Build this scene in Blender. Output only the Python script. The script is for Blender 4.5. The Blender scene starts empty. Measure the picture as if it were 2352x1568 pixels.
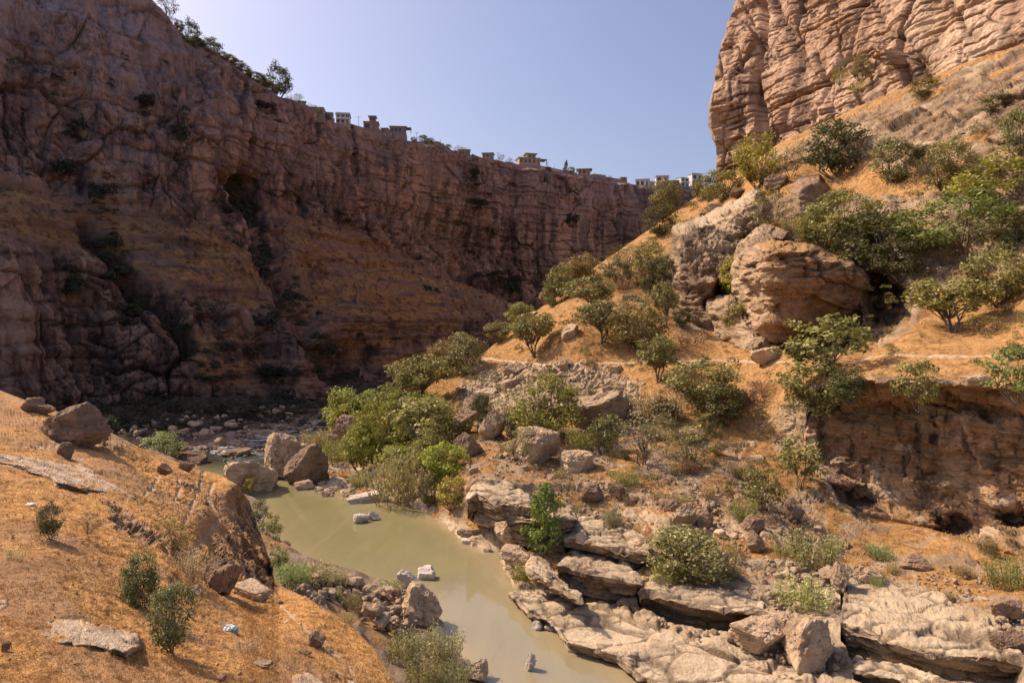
import bpy, math, random
import numpy as np
from mathutils import Vector

random.seed(11)
RNG = np.random.default_rng(11)
S = bpy.context.scene
COL = S.collection
# ---------------------------------------------------------------- survey: the photo's picture plane -> metres
F, CX, HY, CZ = 1568.0, 1176.0, 740.0, 25.0      # focal length in survey units, principal point, eye height above the river

def P(px, py, d):
    px = np.asarray(px, float); py = np.asarray(py, float); d = np.asarray(d, float)
    return np.stack([(px - CX) / F * d, d * np.ones_like(px), CZ + (HY - py) / F * d], -1)

def d_at_z(py, z):
    return (CZ - z) * F / (py - HY)

# ---------------------------------------------------------------- noise
_G = np.array([[1,1,0],[-1,1,0],[1,-1,0],[-1,-1,0],[1,0,1],[-1,0,1],[1,0,-1],[-1,0,-1],
               [0,1,1],[0,-1,1],[0,1,-1],[0,-1,-1],[1,1,0],[-1,1,0],[0,-1,1],[0,-1,-1]], float)

def _h(ix, iy, iz, seed):
    h = (ix.astype(np.uint32) * np.uint32(374761393) + iy.astype(np.uint32) * np.uint32(668265263)
         + iz.astype(np.uint32) * np.uint32(1274126177) + np.uint32((seed * 362437) & 0xffffffff))
    h ^= h >> np.uint32(13); h *= np.uint32(1274126177); h ^= h >> np.uint32(16); h *= np.uint32(2246822519)
    h ^= h >> np.uint32(15)
    return h

def noise(p, seed=0):
    sh = p.shape[:-1]; p = p.reshape(-1, 3)
    i = np.floor(p).astype(np.int64); f = p - i
    u = f * f * f * (f * (f * 6 - 15) + 10)
    out = np.zeros(len(p))
    for dx in (0, 1):
        wx = u[:, 0] if dx else 1 - u[:, 0]
        for dy in (0, 1):
            wy = u[:, 1] if dy else 1 - u[:, 1]
            for dz in (0, 1):
                wz = u[:, 2] if dz else 1 - u[:, 2]
                g = _G[_h(i[:, 0] + dx, i[:, 1] + dy, i[:, 2] + dz, seed) & np.uint32(15)]
                out += wx * wy * wz * (g[:, 0] * (f[:, 0] - dx) + g[:, 1] * (f[:, 1] - dy) + g[:, 2] * (f[:, 2] - dz))
    return out.reshape(sh)

def fbm(p, oct=4, seed=0, gain=.5, ridged=False):
    a = 1.; t = 0.; s = 0.
    for k in range(oct):
        n = noise(p * (2.03 ** k) + 17.3 * k, seed + k)
        if ridged: n = 1 - 2.2 * np.abs(n)
        s = s + a * n; t += a; a *= gain
    return s / t

def cells(p, seed=0):
    """cellular noise: nearest distance, second distance, random number of the nearest cell, tilt of its face"""
    sh = p.shape[:-1]; p = p.reshape(-1, 3)
    i = np.floor(p).astype(np.int64); f = p - i
    n = len(p); f1 = np.full(n, 9.); f2 = np.full(n, 9.); r = np.zeros(n); tl = np.zeros(n)
    for dx in (-1, 0, 1):
        for dy in (-1, 0, 1):
            for dz in (-1, 0, 1):
                h = _h(i[:, 0] + dx, i[:, 1] + dy, i[:, 2] + dz, seed)
                ox = dx + (h & np.uint32(1023)) / 1023. - f[:, 0]; oy = dy + ((h >> np.uint32(10)) & np.uint32(1023)) / 1023. - f[:, 1]
                oz = dz + ((h >> np.uint32(20)) & np.uint32(1023)) / 1023. - f[:, 2]
                dd = ox * ox + oy * oy + oz * oz
                n1 = dd < f1
                f2 = np.where(n1, f1, np.minimum(f2, dd)); r = np.where(n1, (h % np.uint32(9973)) / 9973., r)
                tl = np.where(n1, ox * ((h % np.uint32(97)) / 48. - 1) + oy * ((h % np.uint32(89)) / 44. - 1) + oz * ((h % np.uint32(83)) / 41. - 1), tl)
                f1 = np.where(n1, dd, f1)
    return np.sqrt(f1).reshape(sh), np.sqrt(f2).reshape(sh), r.reshape(sh), tl.reshape(sh)

def sstep(a, b, x):
    t = np.clip((x - a) / (b - a), 0, 1); return t * t * (3 - 2 * t)

def blur(D, n=1):
    for _ in range(n):
        q = np.pad(D, 1, mode='edge'); D = (q[:-2, 1:-1] + 2 * q[1:-1, 1:-1] + q[2:, 1:-1]) / 4
        q = np.pad(D, 1, mode='edge'); D = (q[1:-1, :-2] + 2 * q[1:-1, 1:-1] + q[1:-1, 2:]) / 4
    return D

def micro(p, size, seed):
    b, c = blocks(p, size, seed, (1.5, 1.5, .6), .3, 1.); b2, c2 = blocks(p, size * .4, seed + 1, (1.4, 1.4, .7), .3, 1.)
    return b - .35 * c + .4 * b2

def strata(p, T, seed=0, warp=.35, sharp=.45):
    """random hardness of horizontal beds of mean thickness T, -0.5..0.5"""
    s = p[..., 2] / T + warp * fbm(p * np.array([.05, .05, .02]) * 4 / max(T, 1), 3, seed + 5) * 3
    i = np.floor(s); f = s - i
    z = np.zeros_like(i)
    a = (_h(i.astype(np.int64), z.astype(np.int64), z.astype(np.int64), seed) & np.uint32(1023)) / 1023.
    b = (_h((i + 1).astype(np.int64), z.astype(np.int64), z.astype(np.int64), seed) & np.uint32(1023)) / 1023.
    return a + (b - a) * sstep(1 - sharp, 1., f) - .5

def blocks(p, size, seed=0, flat=(1, 1, .55), warp=.3, tilt=.9):
    q = p / (size * np.array(flat))
    q = q + warp * np.stack([noise(q * .9 + 5, seed + 1), noise(q * .9 + 31, seed + 2), noise(q * .9 + 57, seed + 3)], -1)
    f1, f2, r, tl = cells(q, seed)
    return r - .5 + tilt * tl, 1 - sstep(0, .13, f2 - f1)

def rock_disp(p, size, amp, seed=0, T=None, st=.8, crack=.3, flat=(1.4, 1.4, .6), warp=.3, fine=1., nz=None, soft=1.):
    m = sstep(-.15, .2, fbm(p / size * .35, 3, seed + 9))                 # massive here, broken there
    b1, c1 = blocks(p, size, seed, flat, warp)
    b2, c2 = blocks(p, size * .4, seed + 11, flat, warp)
    b3, c3 = blocks(p, size * .15, seed + 12, flat, warp)
    D = amp * (b1 * .75 - crack * c1 * m) + amp * .5 * (.4 + .6 * m) * (b2 * .8 - crack * c2) + amp * .26 * fine * (.3 + .7 * m) * (b3 * .8 - .2 * c3)
    D = D + amp * soft * fbm(p / size * .6, 5, seed + 3)
    if T: D = D + amp * st * (1 if nz is None else 1 - .92 * sstep(.45, .85, np.abs(nz))) * (.65 * strata(p, T, seed + 7) + .45 * strata(p, T * .37, seed + 8))
    return D, np.maximum(np.maximum(c1, c2 * .7) * m, c3 * .35 * m)

# ---------------------------------------------------------------- smooth surfaces through surveyed depths
class Depth:
    """thin-plate surface through (px, py, depth), in inverse depth so that flat ground stays flat"""
    def __init__(self, pts, lo=3., hi=600., reg=1e-4):
        a = np.array(pts, float); self.c = a[:, :2] / 400.; q = 100. / a[:, 2]; n = len(a)
        K = self.k(self.c, self.c) + reg * np.eye(n)
        Q = np.c_[np.ones(n), self.c]
        M = np.r_[np.c_[K, Q], np.c_[Q.T, np.zeros((3, 3))]]
        self.w = np.linalg.solve(M, np.r_[q, 0, 0, 0]); self.lo, self.hi = lo, hi
    @staticmethod
    def k(a, b):
        r2 = ((a[:, None, :] - b[None]) ** 2).sum(-1); return r2 * np.log(r2 + 1e-9) * .5
    def __call__(self, px, py):
        px, py = np.broadcast_arrays(np.asarray(px, float), np.asarray(py, float))
        sh = px.shape; x = np.c_[px.ravel(), py.ravel()] / 400.; out = np.empty(len(x))
        for s in range(0, len(x), 40000):
            y = x[s:s + 40000]
            out[s:s + 40000] = self.k(y, self.c) @ self.w[:-3] + self.w[-3] + y @ self.w[-2:]
        return (100. / np.clip(out, 100. / self.hi, 100. / self.lo)).reshape(sh)

def poly_sd(px, py, poly):
    """signed distance to a polygon, positive inside"""
    poly = np.array(poly, float); d = np.full(px.shape, 1e9); ins = np.zeros(px.shape, bool)
    n = len(poly)
    for k in range(n):
        a = poly[k]; b = poly[(k + 1) % n]; e = b - a
        t = np.clip(((px - a[0]) * e[0] + (py - a[1]) * e[1]) / (e @ e + 1e-9), 0, 1)
        d = np.minimum(d, np.hypot(px - a[0] - t * e[0], py - a[1] - t * e[1]))
        if a[1] != b[1]:
            c = ((a[1] > py) != (b[1] > py)) & (px < (b[0] - a[0]) * (py - a[1]) / (b[1] - a[1]) + a[0])
            ins ^= c
    return np.where(ins, d, -d)

def line_d(px, py, pts):
    d = np.full(px.shape, 1e9)
    for (x0, y0), (x1, y1) in zip(pts[:-1], pts[1:]):
        e = (x1 - x0, y1 - y0); t = np.clip(((px - x0) * e[0] + (py - y0) * e[1]) / (e[0] ** 2 + e[1] ** 2), 0, 1)
        d = np.minimum(d, np.hypot(px - x0 - t * e[0], py - y0 - t * e[1]))
    return d

def pl(pts, x):
    a = np.array(pts, float); return np.interp(x, a[:, 0], a[:, 1])

# ---------------------------------------------------------------- meshes
def normals(V):
    du = np.gradient(V, axis=1); dv = np.gradient(V, axis=0)
    n = np.cross(du, dv); n /= np.linalg.norm(n, axis=-1, keepdims=True) + 1e-12
    return n

def link(o, parent=None):
    COL.objects.link(o)
    if parent: o.parent = parent
    return o

def mesh_obj(name, verts, faces, mat, parent=None, attrs=None, smooth=True):
    """faces: an (n,3) or (n,4) integer array"""
    me = bpy.data.meshes.new(name)
    verts = np.asarray(verts, np.float32).reshape(-1, 3); faces = np.asarray(faces, np.int32)
    n, k = faces.shape
    me.vertices.add(len(verts)); me.vertices.foreach_set('co', verts.ravel())
    me.loops.add(n * k); me.loops.foreach_set('vertex_index', faces.ravel())
    me.polygons.add(n); me.polygons.foreach_set('loop_start', np.arange(0, n * k, k, dtype=np.int32))
    me.polygons.foreach_set('use_smooth', np.full(n, smooth))
    me.update(calc_edges=True)
    for a, v in (attrs or {}).items():
        at = me.attributes.new(a, 'FLOAT', 'POINT'); at.data.foreach_set('value', np.asarray(v, np.float32).ravel())
    me.materials.append(mat)
    return link(bpy.data.objects.new(name, me), parent)

def grid_faces(nr, nc, keep=None):
    i = np.arange(nr * nc).reshape(nr, nc)
    f = np.stack([i[:-1, :-1], i[:-1, 1:], i[1:, 1:], i[1:, :-1]], -1)
    if keep is not None:
        k = keep[:-1, :-1] & keep[:-1, 1:] & keep[1:, 1:] & keep[1:, :-1]; return f[k]
    return f.reshape(-1, 4)

def grid_obj(name, V, mat, attrs=None, keep=None, flip=False):
    f = grid_faces(V.shape[0], V.shape[1], keep)
    if flip: f = f[:, ::-1]
    if keep is not None:
        used = np.zeros(V.shape[0] * V.shape[1], bool); used[f.ravel()] = True
        idx = np.cumsum(used) - 1; f = idx[f]
        return mesh_obj(name, V.reshape(-1, 3)[used], f, mat, attrs={k: v.ravel()[used] for k, v in (attrs or {}).items()}, smooth=False)
    return mesh_obj(name, V, f, mat, attrs=attrs, smooth=name == 'river_water')

def tag(o, label=None, cat=None, group=None, kind=None):
    if label: o['label'] = label
    if cat: o['category'] = cat
    if group: o['group'] = group
    if kind: o['kind'] = kind
    return o

def empty(name, loc):
    o = bpy.data.objects.new(name, None); o.location = loc; o.empty_display_size = .5
    return link(o)

def dup(root):
    r = root.copy(); COL.objects.link(r)
    for ch in list(root.children):
        c = ch.copy(); COL.objects.link(c); c.parent = r
        for g in list(ch.children):
            e = g.copy(); COL.objects.link(e); e.parent = c
    return r

# ---------------------------------------------------------------- materials
class NT:
    def __init__(self, name):
        self.m = bpy.data.materials.new(name); self.m.use_nodes = True; self.t = self.m.node_tree
        self.t.nodes.clear(); self.out = self.t.nodes.new('ShaderNodeOutputMaterial')
    def n(self, typ, **kw):
        nd = self.t.nodes.new('ShaderNode' + typ)
        for k, v in kw.items():
            if k.startswith('_'): setattr(nd, k[1:], v)
            else:
                key = int(k[1:]) if k[0] == 'i' and k[1:].isdigit() else k.replace('__', ' ')
                self.put(nd.inputs[key], v)
        return nd
    def put(self, sock, v):
        if isinstance(v, bpy.types.NodeSocket): self.t.links.new(v, sock)
        elif isinstance(v, bpy.types.Node): self.t.links.new(v.outputs[0], sock)
        elif isinstance(v, tuple) and len(v) == 3 and sock.type == 'RGBA': sock.default_value = (*v, 1)
        else: sock.default_value = v
    def attr(self, a): return self.n('Attribute', _attribute_name=a).outputs['Fac']
    def noise(self, vec, scale, detail=4., rough=.55, dist=0.):
        return self.n('TexNoise', Vector=vec, Scale=scale, Detail=detail, Roughness=rough, Distortion=dist).outputs['Fac']
    def ramp(self, v, a, b, lo=0., hi=1.):
        return self.n('MapRange', Value=v, i1=a, i2=b, i3=lo, i4=hi).outputs[0]
    def math(self, op, a, b=0., clamp=False):
        return self.n('Math', _operation=op, _use_clamp=clamp, i0=a, i1=b).outputs[0]
    def mix(self, f, a, b, mode='MIX'):
        nd = self.n('Mix', _data_type='RGBA', _blend_type=mode); nd.clamp_factor = True
        self.put(nd.inputs[0], f); self.put(nd.inputs[6], a); self.put(nd.inputs[7], b); return nd.outputs[2]
    def scale(self, vec, s):
        return self.n('Mapping', Vector=vec, Scale=s).outputs[0]
    def finish(self, col, rough=.9, bump=None, strength=.5, dist=.1, spec=.2, **kw):
        b = self.n('BsdfPrincipled'); self.put(b.inputs['Base Color'], col); self.put(b.inputs['Roughness'], rough)
        self.put(b.inputs['Specular IOR Level'], spec)
        for k, v in kw.items(): self.put(b.inputs[k.replace('__', ' ')], v)
        if bump is not None:
            self.put(b.inputs['Normal'], self.n('Bump', Height=bump, Strength=strength, Distance=dist).outputs[0])
        self.put(self.out.inputs[0], b.outputs[0]); return self.m

def terrain_mat(name, k, rockA, rockB, dark, pale, grassA, grassB, dirt, warm):
    """k: detail scale (1 = features of about a metre). Reads the mesh's grass / pale / stain / crack / tone masks."""
    t = NT(name); co = t.n('TexCoord').outputs['Object']
    n1 = t.noise(co, .22 * k, 6, .6); n2 = t.noise(co, 1.1 * k, 6, .65); n3 = t.noise(co, 4.5 * k, 5, .7)
    vs = t.noise(t.scale(co, (1, 1, .12)), .55 * k, 5, .6)                # vertical streaks
    bed = t.noise(t.scale(co, (.12, .12, 1.6)), .8 * k, 6, .6)            # thin beds
    rock = t.mix(t.ramp(t.math('ADD', t.math('MULTIPLY', n1, .6), t.math('MULTIPLY', t.attr('tone'), .6)), .42, .78), rockA, rockB)
    rock = t.mix(t.ramp(n2, .55, .75, 0, .55), rock, warm)
    rock = t.mix(t.ramp(bed, .52, .68, 0, .45), rock, dark)
    rock = t.mix(t.math('MULTIPLY', t.attr('stain_shade'), t.ramp(vs, .42, .6), True), rock, dark)
    rock = t.mix(t.attr('pale'), rock, t.mix(t.ramp(n2, .45, .72, 0, .5), pale, rockB))
    rock = t.mix(t.math('MULTIPLY', t.attr('crack'), t.ramp(n3, .2, .6, .35, .9)), rock, dark)
    gr = t.mix(t.ramp(n1, .35, .65), grassA, grassB); gr = t.mix(t.ramp(t.noise(co, .55 * k, 5, .6), .5, .64, 0, .7), gr, dirt)
    gr = t.mix(t.ramp(n3, .5, .72, 0, .55), gr, dirt)
    gr = t.mix(t.ramp(n2, .48, .66, 0, .75), gr, dirt)
    gr = t.mix(t.ramp(t.noise(co, 8 * k, 3, .6), .55, .7, 0, .5), gr, (.70, .50, .27))
    gf = t.math('ADD', t.attr('grass'), t.ramp(t.math('ADD', t.math('MULTIPLY', n2, .5), t.math('MULTIPLY', n3, .5)), .3, .7, -.45, .45))
    col = t.mix(t.ramp(gf, .35, .65), rock, gr)
    col = t.mix(t.math('MULTIPLY', t.attr('high'), .85), col, t.mix(t.ramp(n2, .35, .65), (.36, .275, .30), (.54, .42, .42)))  # lavender glare haze mixed into the wall's base colour
    fine = t.noise(co, 13 * k, 4, .7)
    col = t.mix(1., col, t.n('Combine' + 'Color', i0=(v := t.ramp(fine, .25, .75, .62, 1.3)), i1=v, i2=v).outputs[0], 'MULTIPLY')
    h = t.math('ADD', t.math('MULTIPLY', n2, .7), t.math('ADD', t.math('MULTIPLY', n3, .45), t.math('MULTIPLY', fine, .2)))
    return t.finish(col, .92, h, .85, .55 / k, .12)

M = {}
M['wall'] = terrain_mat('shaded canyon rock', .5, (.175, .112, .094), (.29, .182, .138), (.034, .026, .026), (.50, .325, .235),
                        (.41, .235, .105), (.28, .158, .074), (.09, .058, .04), (.30, .172, .105))  # wall shade partly put into these darkened rock colours
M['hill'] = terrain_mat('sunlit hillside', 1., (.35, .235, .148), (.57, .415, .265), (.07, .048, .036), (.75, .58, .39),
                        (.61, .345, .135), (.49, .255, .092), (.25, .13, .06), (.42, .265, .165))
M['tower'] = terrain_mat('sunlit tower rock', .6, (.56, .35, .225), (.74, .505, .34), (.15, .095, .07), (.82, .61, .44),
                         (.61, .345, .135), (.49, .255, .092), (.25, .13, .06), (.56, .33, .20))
M['cliff'] = terrain_mat('overhanging stained rock', 1.2, (.42, .25, .13), (.60, .39, .225), (.05, .036, .028), (.72, .55, .40),
                         (.61, .345, .135), (.49, .255, .092), (.25, .13, .06), (.62, .34, .14))
M['fore'] = terrain_mat('dry grass slope', 3.2, (.44, .245, .12), (.60, .37, .20), (.085, .05, .032), (.74, .58, .42),
                        (.76, .42, .155), (.64, .325, .105), (.28, .125, .05), (.46, .26, .14))
M['bed'] = terrain_mat('grey river bed', 1.2, (.26, .18, .13), (.40, .29, .21), (.045, .032, .026), (.54, .43, .34),
                       (.50, .30, .13), (.36, .22, .1), (.25, .14, .07), (.33, .23, .16))

def stone_mat(name, k, a, b, dark, warm):
    t = NT(name); tc = t.n('TexCoord'); co = tc.outputs['Object']
    rnd = t.n('ObjectInfo').outputs['Random']
    co = t.n('VectorMath', _operation='ADD', i0=co, i1=t.n('CombineXYZ', X=t.math('MULTIPLY', rnd, 40.)).outputs[0]).outputs[0]
    n1 = t.noise(co, .6 * k, 6, .6); n2 = t.noise(co, 2.4 * k, 6, .65); n3 = t.noise(co, 9 * k, 5, .7)
    bed = t.noise(t.scale(co, (.2, .2, 2.)), 1.4 * k, 5, .6)
    c = t.mix(t.ramp(n1, .38, .64), a, b); c = t.mix(t.ramp(n2, .52, .72, 0, .6), c, warm)
    c = t.mix(t.ramp(bed, .54, .7, 0, .5), c, dark); c = t.mix(t.ramp(n3, .56, .74, 0, .6), c, dark)
    v = t.ramp(rnd, 0, 1, .8, 1.15); c = t.mix(1., c, t.n('CombineColor', i0=v, i1=v, i2=v).outputs[0], 'MULTIPLY')
    h = t.math('ADD', t.math('MULTIPLY', n2, .6), t.math('MULTIPLY', n3, .3))
    return t.finish(c, .9, h, .9, .3 / k, .15)
M['stone'] = stone_mat('tan boulder stone', 1., (.40, .275, .175), (.64, .47, .305), (.08, .055, .042), (.42, .265, .16))
M['brown'] = stone_mat('brown boulder stone', 1., (.24, .155, .10), (.37, .25, .165), (.065, .045, .036), (.32, .19, .10))
M['white'] = stone_mat('bleached river stone', 1.5, (.58, .49, .41), (.70, .61, .52), (.30, .22, .16), (.55, .42, .31))
M['small'] = stone_mat('rubble stone', 3., (.36, .25, .16), (.58, .43, .285), (.11, .075, .055), (.42, .27, .16))

def leaf_mat():
    t = NT('leaves'); c = t.n('ObjectInfo').outputs['Color']; v = t.ramp(t.attr('tint'), 0, 1, .65, 3.0)
    col = t.mix(1., c, t.n('CombineColor', i0=v, i1=v, i2=v).outputs[0], 'MULTIPLY')
    a = t.n('BsdfPrincipled'); t.put(a.inputs['Base Color'], col); t.put(a.inputs['Roughness'], .5); t.put(a.inputs['Specular IOR Level'], .35)
    b = t.n('BsdfTranslucent'); t.put(b.inputs[0], t.mix(.35, col, (.30, .28, .03)))
    m = t.n('MixShader', i0=.3); t.put(m.inputs[1], a.outputs[0]); t.put(m.inputs[2], b.outputs[0])
    t.put(t.out.inputs[0], m.outputs[0]); return t.m
M['leaf'] = leaf_mat()
t = NT('bark'); co = t.n('TexCoord').outputs['Object']; nb = t.noise(t.scale(co, (1, 1, .2)), 30, 4)
M['bark'] = t.finish(t.mix(nb, (.10, .07, .05), (.24, .18, .13)), .9, nb, .5, .02)
t = NT('dry grass blades'); co = t.n('TexCoord').outputs['Object']
g = t.mix(t.ramp(t.noise(co, .5, 4), .3, .7), (.72, .41, .15), (.58, .31, .10)); g = t.mix(t.ramp(t.attr('tint'), .4, 1), g, (.70, .47, .21))
M['grass'] = t.finish(g, .8, spec=.1)

def plain(name, a, b, scale, rough=.8, spec=.2):
    t = NT(name); co = t.n('TexCoord').outputs['Object']; n = t.noise(co, scale, 5, .6)
    return t.finish(t.mix(t.ramp(n, .35, .65), a, b), rough, n, .3, .05, spec)
M['render_white'] = plain('white house render', (.72, .70, .66), (.60, .57, .52), .8)
M['render_tan'] = plain('tan house render', (.42, .35, .28), (.33, .27, .21), .8)
M['render_grey'] = plain('grey concrete block', (.30, .27, .25), (.22, .195, .18), .8)
M['render_red'] = plain('brick house wall', (.36, .22, .16), (.29, .17, .12), .8)
M['roof'] = plain('flat concrete roof', (.34, .31, .28), (.26, .235, .21), .6)
M['pane'] = plain('dark window glass', (.03, .03, .035), (.05, .05, .055), .6, .15, .5)
M['metal'] = plain('grey pole metal', (.16, .155, .15), (.22, .21, .2), 3, .6)
M['bag_white'] = plain('white plastic film', (.78, .80, .80), (.66, .70, .72), 6, .4, .5)
M['bag_teal'] = plain('teal plastic film', (.10, .36, .38), (.16, .44, .46), 6, .4, .5)

def water_mat():
    t = NT('muddy river water'); co = t.n('TexCoord').outputs['Object']
    n1 = t.noise(co, .035, 4, .5, .6); n2 = t.noise(t.scale(co, (1, .5, 1)), 1.3, 3, .5); n3 = t.noise(t.scale(co, (.8, .35, 1)), .45, 3, .5)
    y = t.n('SeparateXYZ', Vector=co).outputs['Y']
    col = t.mix(t.ramp(y, 46, 85), (.295, .25, .155), (.215, .20, .09))
    fl = t.noise(t.scale(co, (.5, .09, 1)), .8, 5, .6, 1.2); col = t.mix(t.ramp(fl, .5, .68, 0, .35), col, (.34, .29, .17)); col = t.mix(t.ramp(fl, .3, .44, .3, 0), col, (.16, .15, .07))
    col = t.mix(t.ramp(n1, .5, .7, 0, .5), col, (.33, .25, .14))
    col = t.mix(t.math('MULTIPLY', t.attr('shore'), t.ramp(n3, .3, .7, .4, 1.)), col, (.40, .30, .17))
    far = t.ramp(y, 112, 124)
    col = t.mix(far, col, (.05, .055, .05))
    st = t.noise(t.scale(co, (.35, 1.4, 1)), .55, 6, .65, .8)
    foam = t.math('MULTIPLY', t.ramp(y, 122, 132), t.ramp(st, .50, .62), True)
    col = t.mix(foam, col, (.62, .60, .58))
    h = t.math('ADD', t.math('MULTIPLY', n2, .35), t.math('MULTIPLY', n3, .65))
    st2 = t.math('ADD', t.ramp(y, 40, 80, .16, .05), t.ramp(y, 110, 130, 0., .6))
    return t.finish(col, t.ramp(foam, 0, 1, .07, .7), h, st2, .3, .5)
M['water'] = water_mat()
# ================================================================ the setting
def grooves_(p, T, seed, w):
    z = p[..., 2] / T + .55 * fbm(p / (T * 3.5), 4, seed); f = np.abs(z - np.floor(z + .5)); return np.exp(-(f / w) ** 2) * sstep(-.2, .2, fbm(p / (T * 2.), 3, seed + 1))

# ---- far canyon wall ------------------------------------------------------
WP = []
def wc(*rows): WP.extend(rows)
wc((-300,1041,130),(-300,700,140),(-300,560,150),(-300,450,165),(-300,150,180),(-300,-350,205))
wc((0,1001,150),(0,760,155),(0,590,160),(0,500,168),(0,430,178),(0,150,190),(0,-140,205))
wc((200,968,172),(190,800,177),(190,650,182),(200,455,200),(200,212,210),(200,-60,220))
wc((350,955,182),(350,860,185),(350,700,194),(350,480,214),(350,250,222),(350,0,231))
wc((480,945,190),(500,830,196),(500,730,205),(480,510,226),(470,320,233),(440,95,243))
wc((640,925,205),(640,820,214),(620,720,221),(560,640,226))
wc((770,905,222),(740,820,224),(690,740,225),(590,600,233),(500,430,240),(500,125,252))
wc((806,893,256),(770,820,256),(720,720,257),(620,570,259),(545,440,261),(560,165,263))
wc((860,882,262),(800,740,266),(680,560,272),(640,470,275),(640,400,275),(660,225,279))
wc((940,870,290),(930,740,300),(870,640,304),(820,540,308),(800,400,309),(800,283,313))
wc((1080,850,330),(1080,740,336),(1020,640,342),(960,575,346),(950,430,347),(960,322,350))
wc((1230,835,378),(1200,740,384),(1130,650,390),(1060,600,392),(1085,480,392),(1090,356,394))
wc((1330,830,400),(1310,740,408),(1280,630,418),(1250,500,420),(1250,388,424))
wc((1450,830,420),(1440,700,438),(1440,590,448),(1440,500,450),(1440,420,454))
wc((1600,820,450),(1600,560,478),(1600,432,482),(1850,820,500),(1850,560,515),(1850,440,520))
dW = Depth(WP, 100, 560, 2e-4)
RIM = [(-300,-360),(0,-140),(200,-62),(350,0),(385,40),(420,82),(450,102),(520,132),(560,168),(640,218),(680,234),(720,256),(760,277),(800,290),(850,303),
       (930,321),(1000,327),(1060,352),(1130,366),(1200,381),(1300,397),(1390,410),(1440,421),(1500,431),(1590,432),(1850,438)]
WBASE = [(-300,1055),(0,1012),(200,978),(350,964),(480,953),(640,934),(770,914),(806,902),(860,892),(940,880),(1080,860),(1230,845),(1450,840),(1850,830)]
RAV = [(545,420),(560,470),(610,570),(655,650),(690,715),(740,790),(790,880)]
nc, nr = 860, 330
px = np.linspace(-260, 1800, nc)[None, :].repeat(nr, 0); tt = np.linspace(0, 1, nr)[:, None]
py = pl(RIM, px) * (1 - tt) + pl(WBASE, px) * tt
d = dW(px, py)
Vw = P(px, py, d)
rim_n = fbm(Vw[0] / 9., 4, 60) * 2.2
Vw[..., 2] += rim_n[None, :] * (1 - tt) ** 3
N0 = normals(Vw)
if N0[nr // 2, nc // 2, 1] > 0: N0 = -N0
rv = np.minimum(line_d(px, py, RAV), np.minimum(line_d(px, py, [(205,510),(240,565),(270,620),(330,690),(405,752),(430,800)]), line_d(px, py, [(1050,612),(1120,640),(1190,680),(1260,740)])) * 1.3)
zone_g = np.maximum.reduce([poly_sd(px, py, g) for g in (
    [(-300,380),(0,425),(150,430),(300,470),(450,510),(560,560),(620,625),(690,690),(740,770),(650,760),(520,705),(400,690),(300,640),(200,600),(120,560),(0,545),(-300,500)],
    [(620,480),(740,500),(860,555),(1000,620),(1060,615),(1200,690),(1300,660),(1400,700),(1300,830),(1000,860),(880,880),(800,850),(740,740),(660,620)],
    [(420,760),(560,740),(680,790),(750,820),(780,880),(640,915),(520,900),(430,880)],
    [(770,305),(840,318),(930,345),(930,362),(850,352),(780,325)])])
gz = sstep(-25, 35, zone_g + 30 * fbm(Vw / 14., 4, 70))
cl = 1 - gz
D, crk = rock_disp(Vw, 12., 3., 3, T=6., st=.8, flat=(1.1, 1.1, 1.2), soft=.28)
colsA = fbm(Vw * np.array([1 / 3.4, 1 / 3.4, 1 / 46.]), 5, 46, .62); colsB = fbm(Vw * np.array([1 / 11., 1 / 11., 1 / 60.]), 4, 47)
wg = np.maximum(grooves_(Vw, 13., 201, .05), .7 * grooves_(Vw, 5., 203, .08)); crk = np.maximum(crk, wg)
D = D - 1.3 * colsA - 2.6 * colsB - 1.1 * wg
fl = fbm(Vw * np.array([1 / 9., 1 / 9., 1 / 70.]), 4, 31, ridged=True)
big = fbm(Vw * np.array([1 / 42., 1 / 42., 1 / 150.]), 4, 33)
butt = fbm(Vw * np.array([1 / 26., 1 / 26., 1 / 160.]), 3, 37, ridged=True)
step_ = strata(Vw, 17., 34, .2, .12)
ledge = strata(Vw, 3.4, 35, .3, .3) + .6 * strata(Vw, 1.7, 36, .3, .35)
edge = sstep(0, .03, tt) 
Dd = edge * (cl * (D + 2.2 * (fl - .3)) + gz * (1.5 * ledge + .28 * D) + 4. * big + cl * (5. * (butt - .3) + 2.5 * step_)) - 10. * np.exp(-(rv / 21) ** 2) * (1 + .5 * fbm(Vw / 6., 3, 38))
# the bulging lower face at the left and the shallow overhang high above the ravine
Vw2 = Vw + N0 * Dd[..., None]
N1 = normals(Vw2); N1 = np.where((N1[..., 1:2] > 0) & (np.abs(N1[..., 1:2]) > .2), -N1, N1); N1[..., 2] = np.abs(N1[..., 2])
soft = fbm(Vw / 5., 4, 41)
bandn = fbm(Vw * np.array([1 / 40., 1 / 40., 1 / 2.6]), 4, 42)
grass = np.clip(gz * sstep(-.14, .10, bandn + .35 * soft + .35 * (N1[..., 2] - .35)) + (1 - gz) * sstep(.72, .9, N1[..., 2] + .2 * soft), 0, 1)
cols = fbm(Vw * np.array([1 / 3.4, 1 / 3.4, 1 / 46.]), 5, 46, .62); cols2 = fbm(Vw * np.array([1 / 11., 1 / 11., 1 / 60.]), 4, 47)
tone = .5 + 1.0 * fbm(Vw / 24., 4, 44) + .9 * cols + .25 * strata(Vw, 9., 45)
stain_shade = np.maximum(sstep(.02, .22, cols + .5 * cols2), .8 * sstep(.1, .3, cols2)) * cl
pale = sstep(.0, .22, -cols - .6 * cols2 + .25 * fbm(Vw / 16., 4, 49)) * cl * .85
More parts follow.
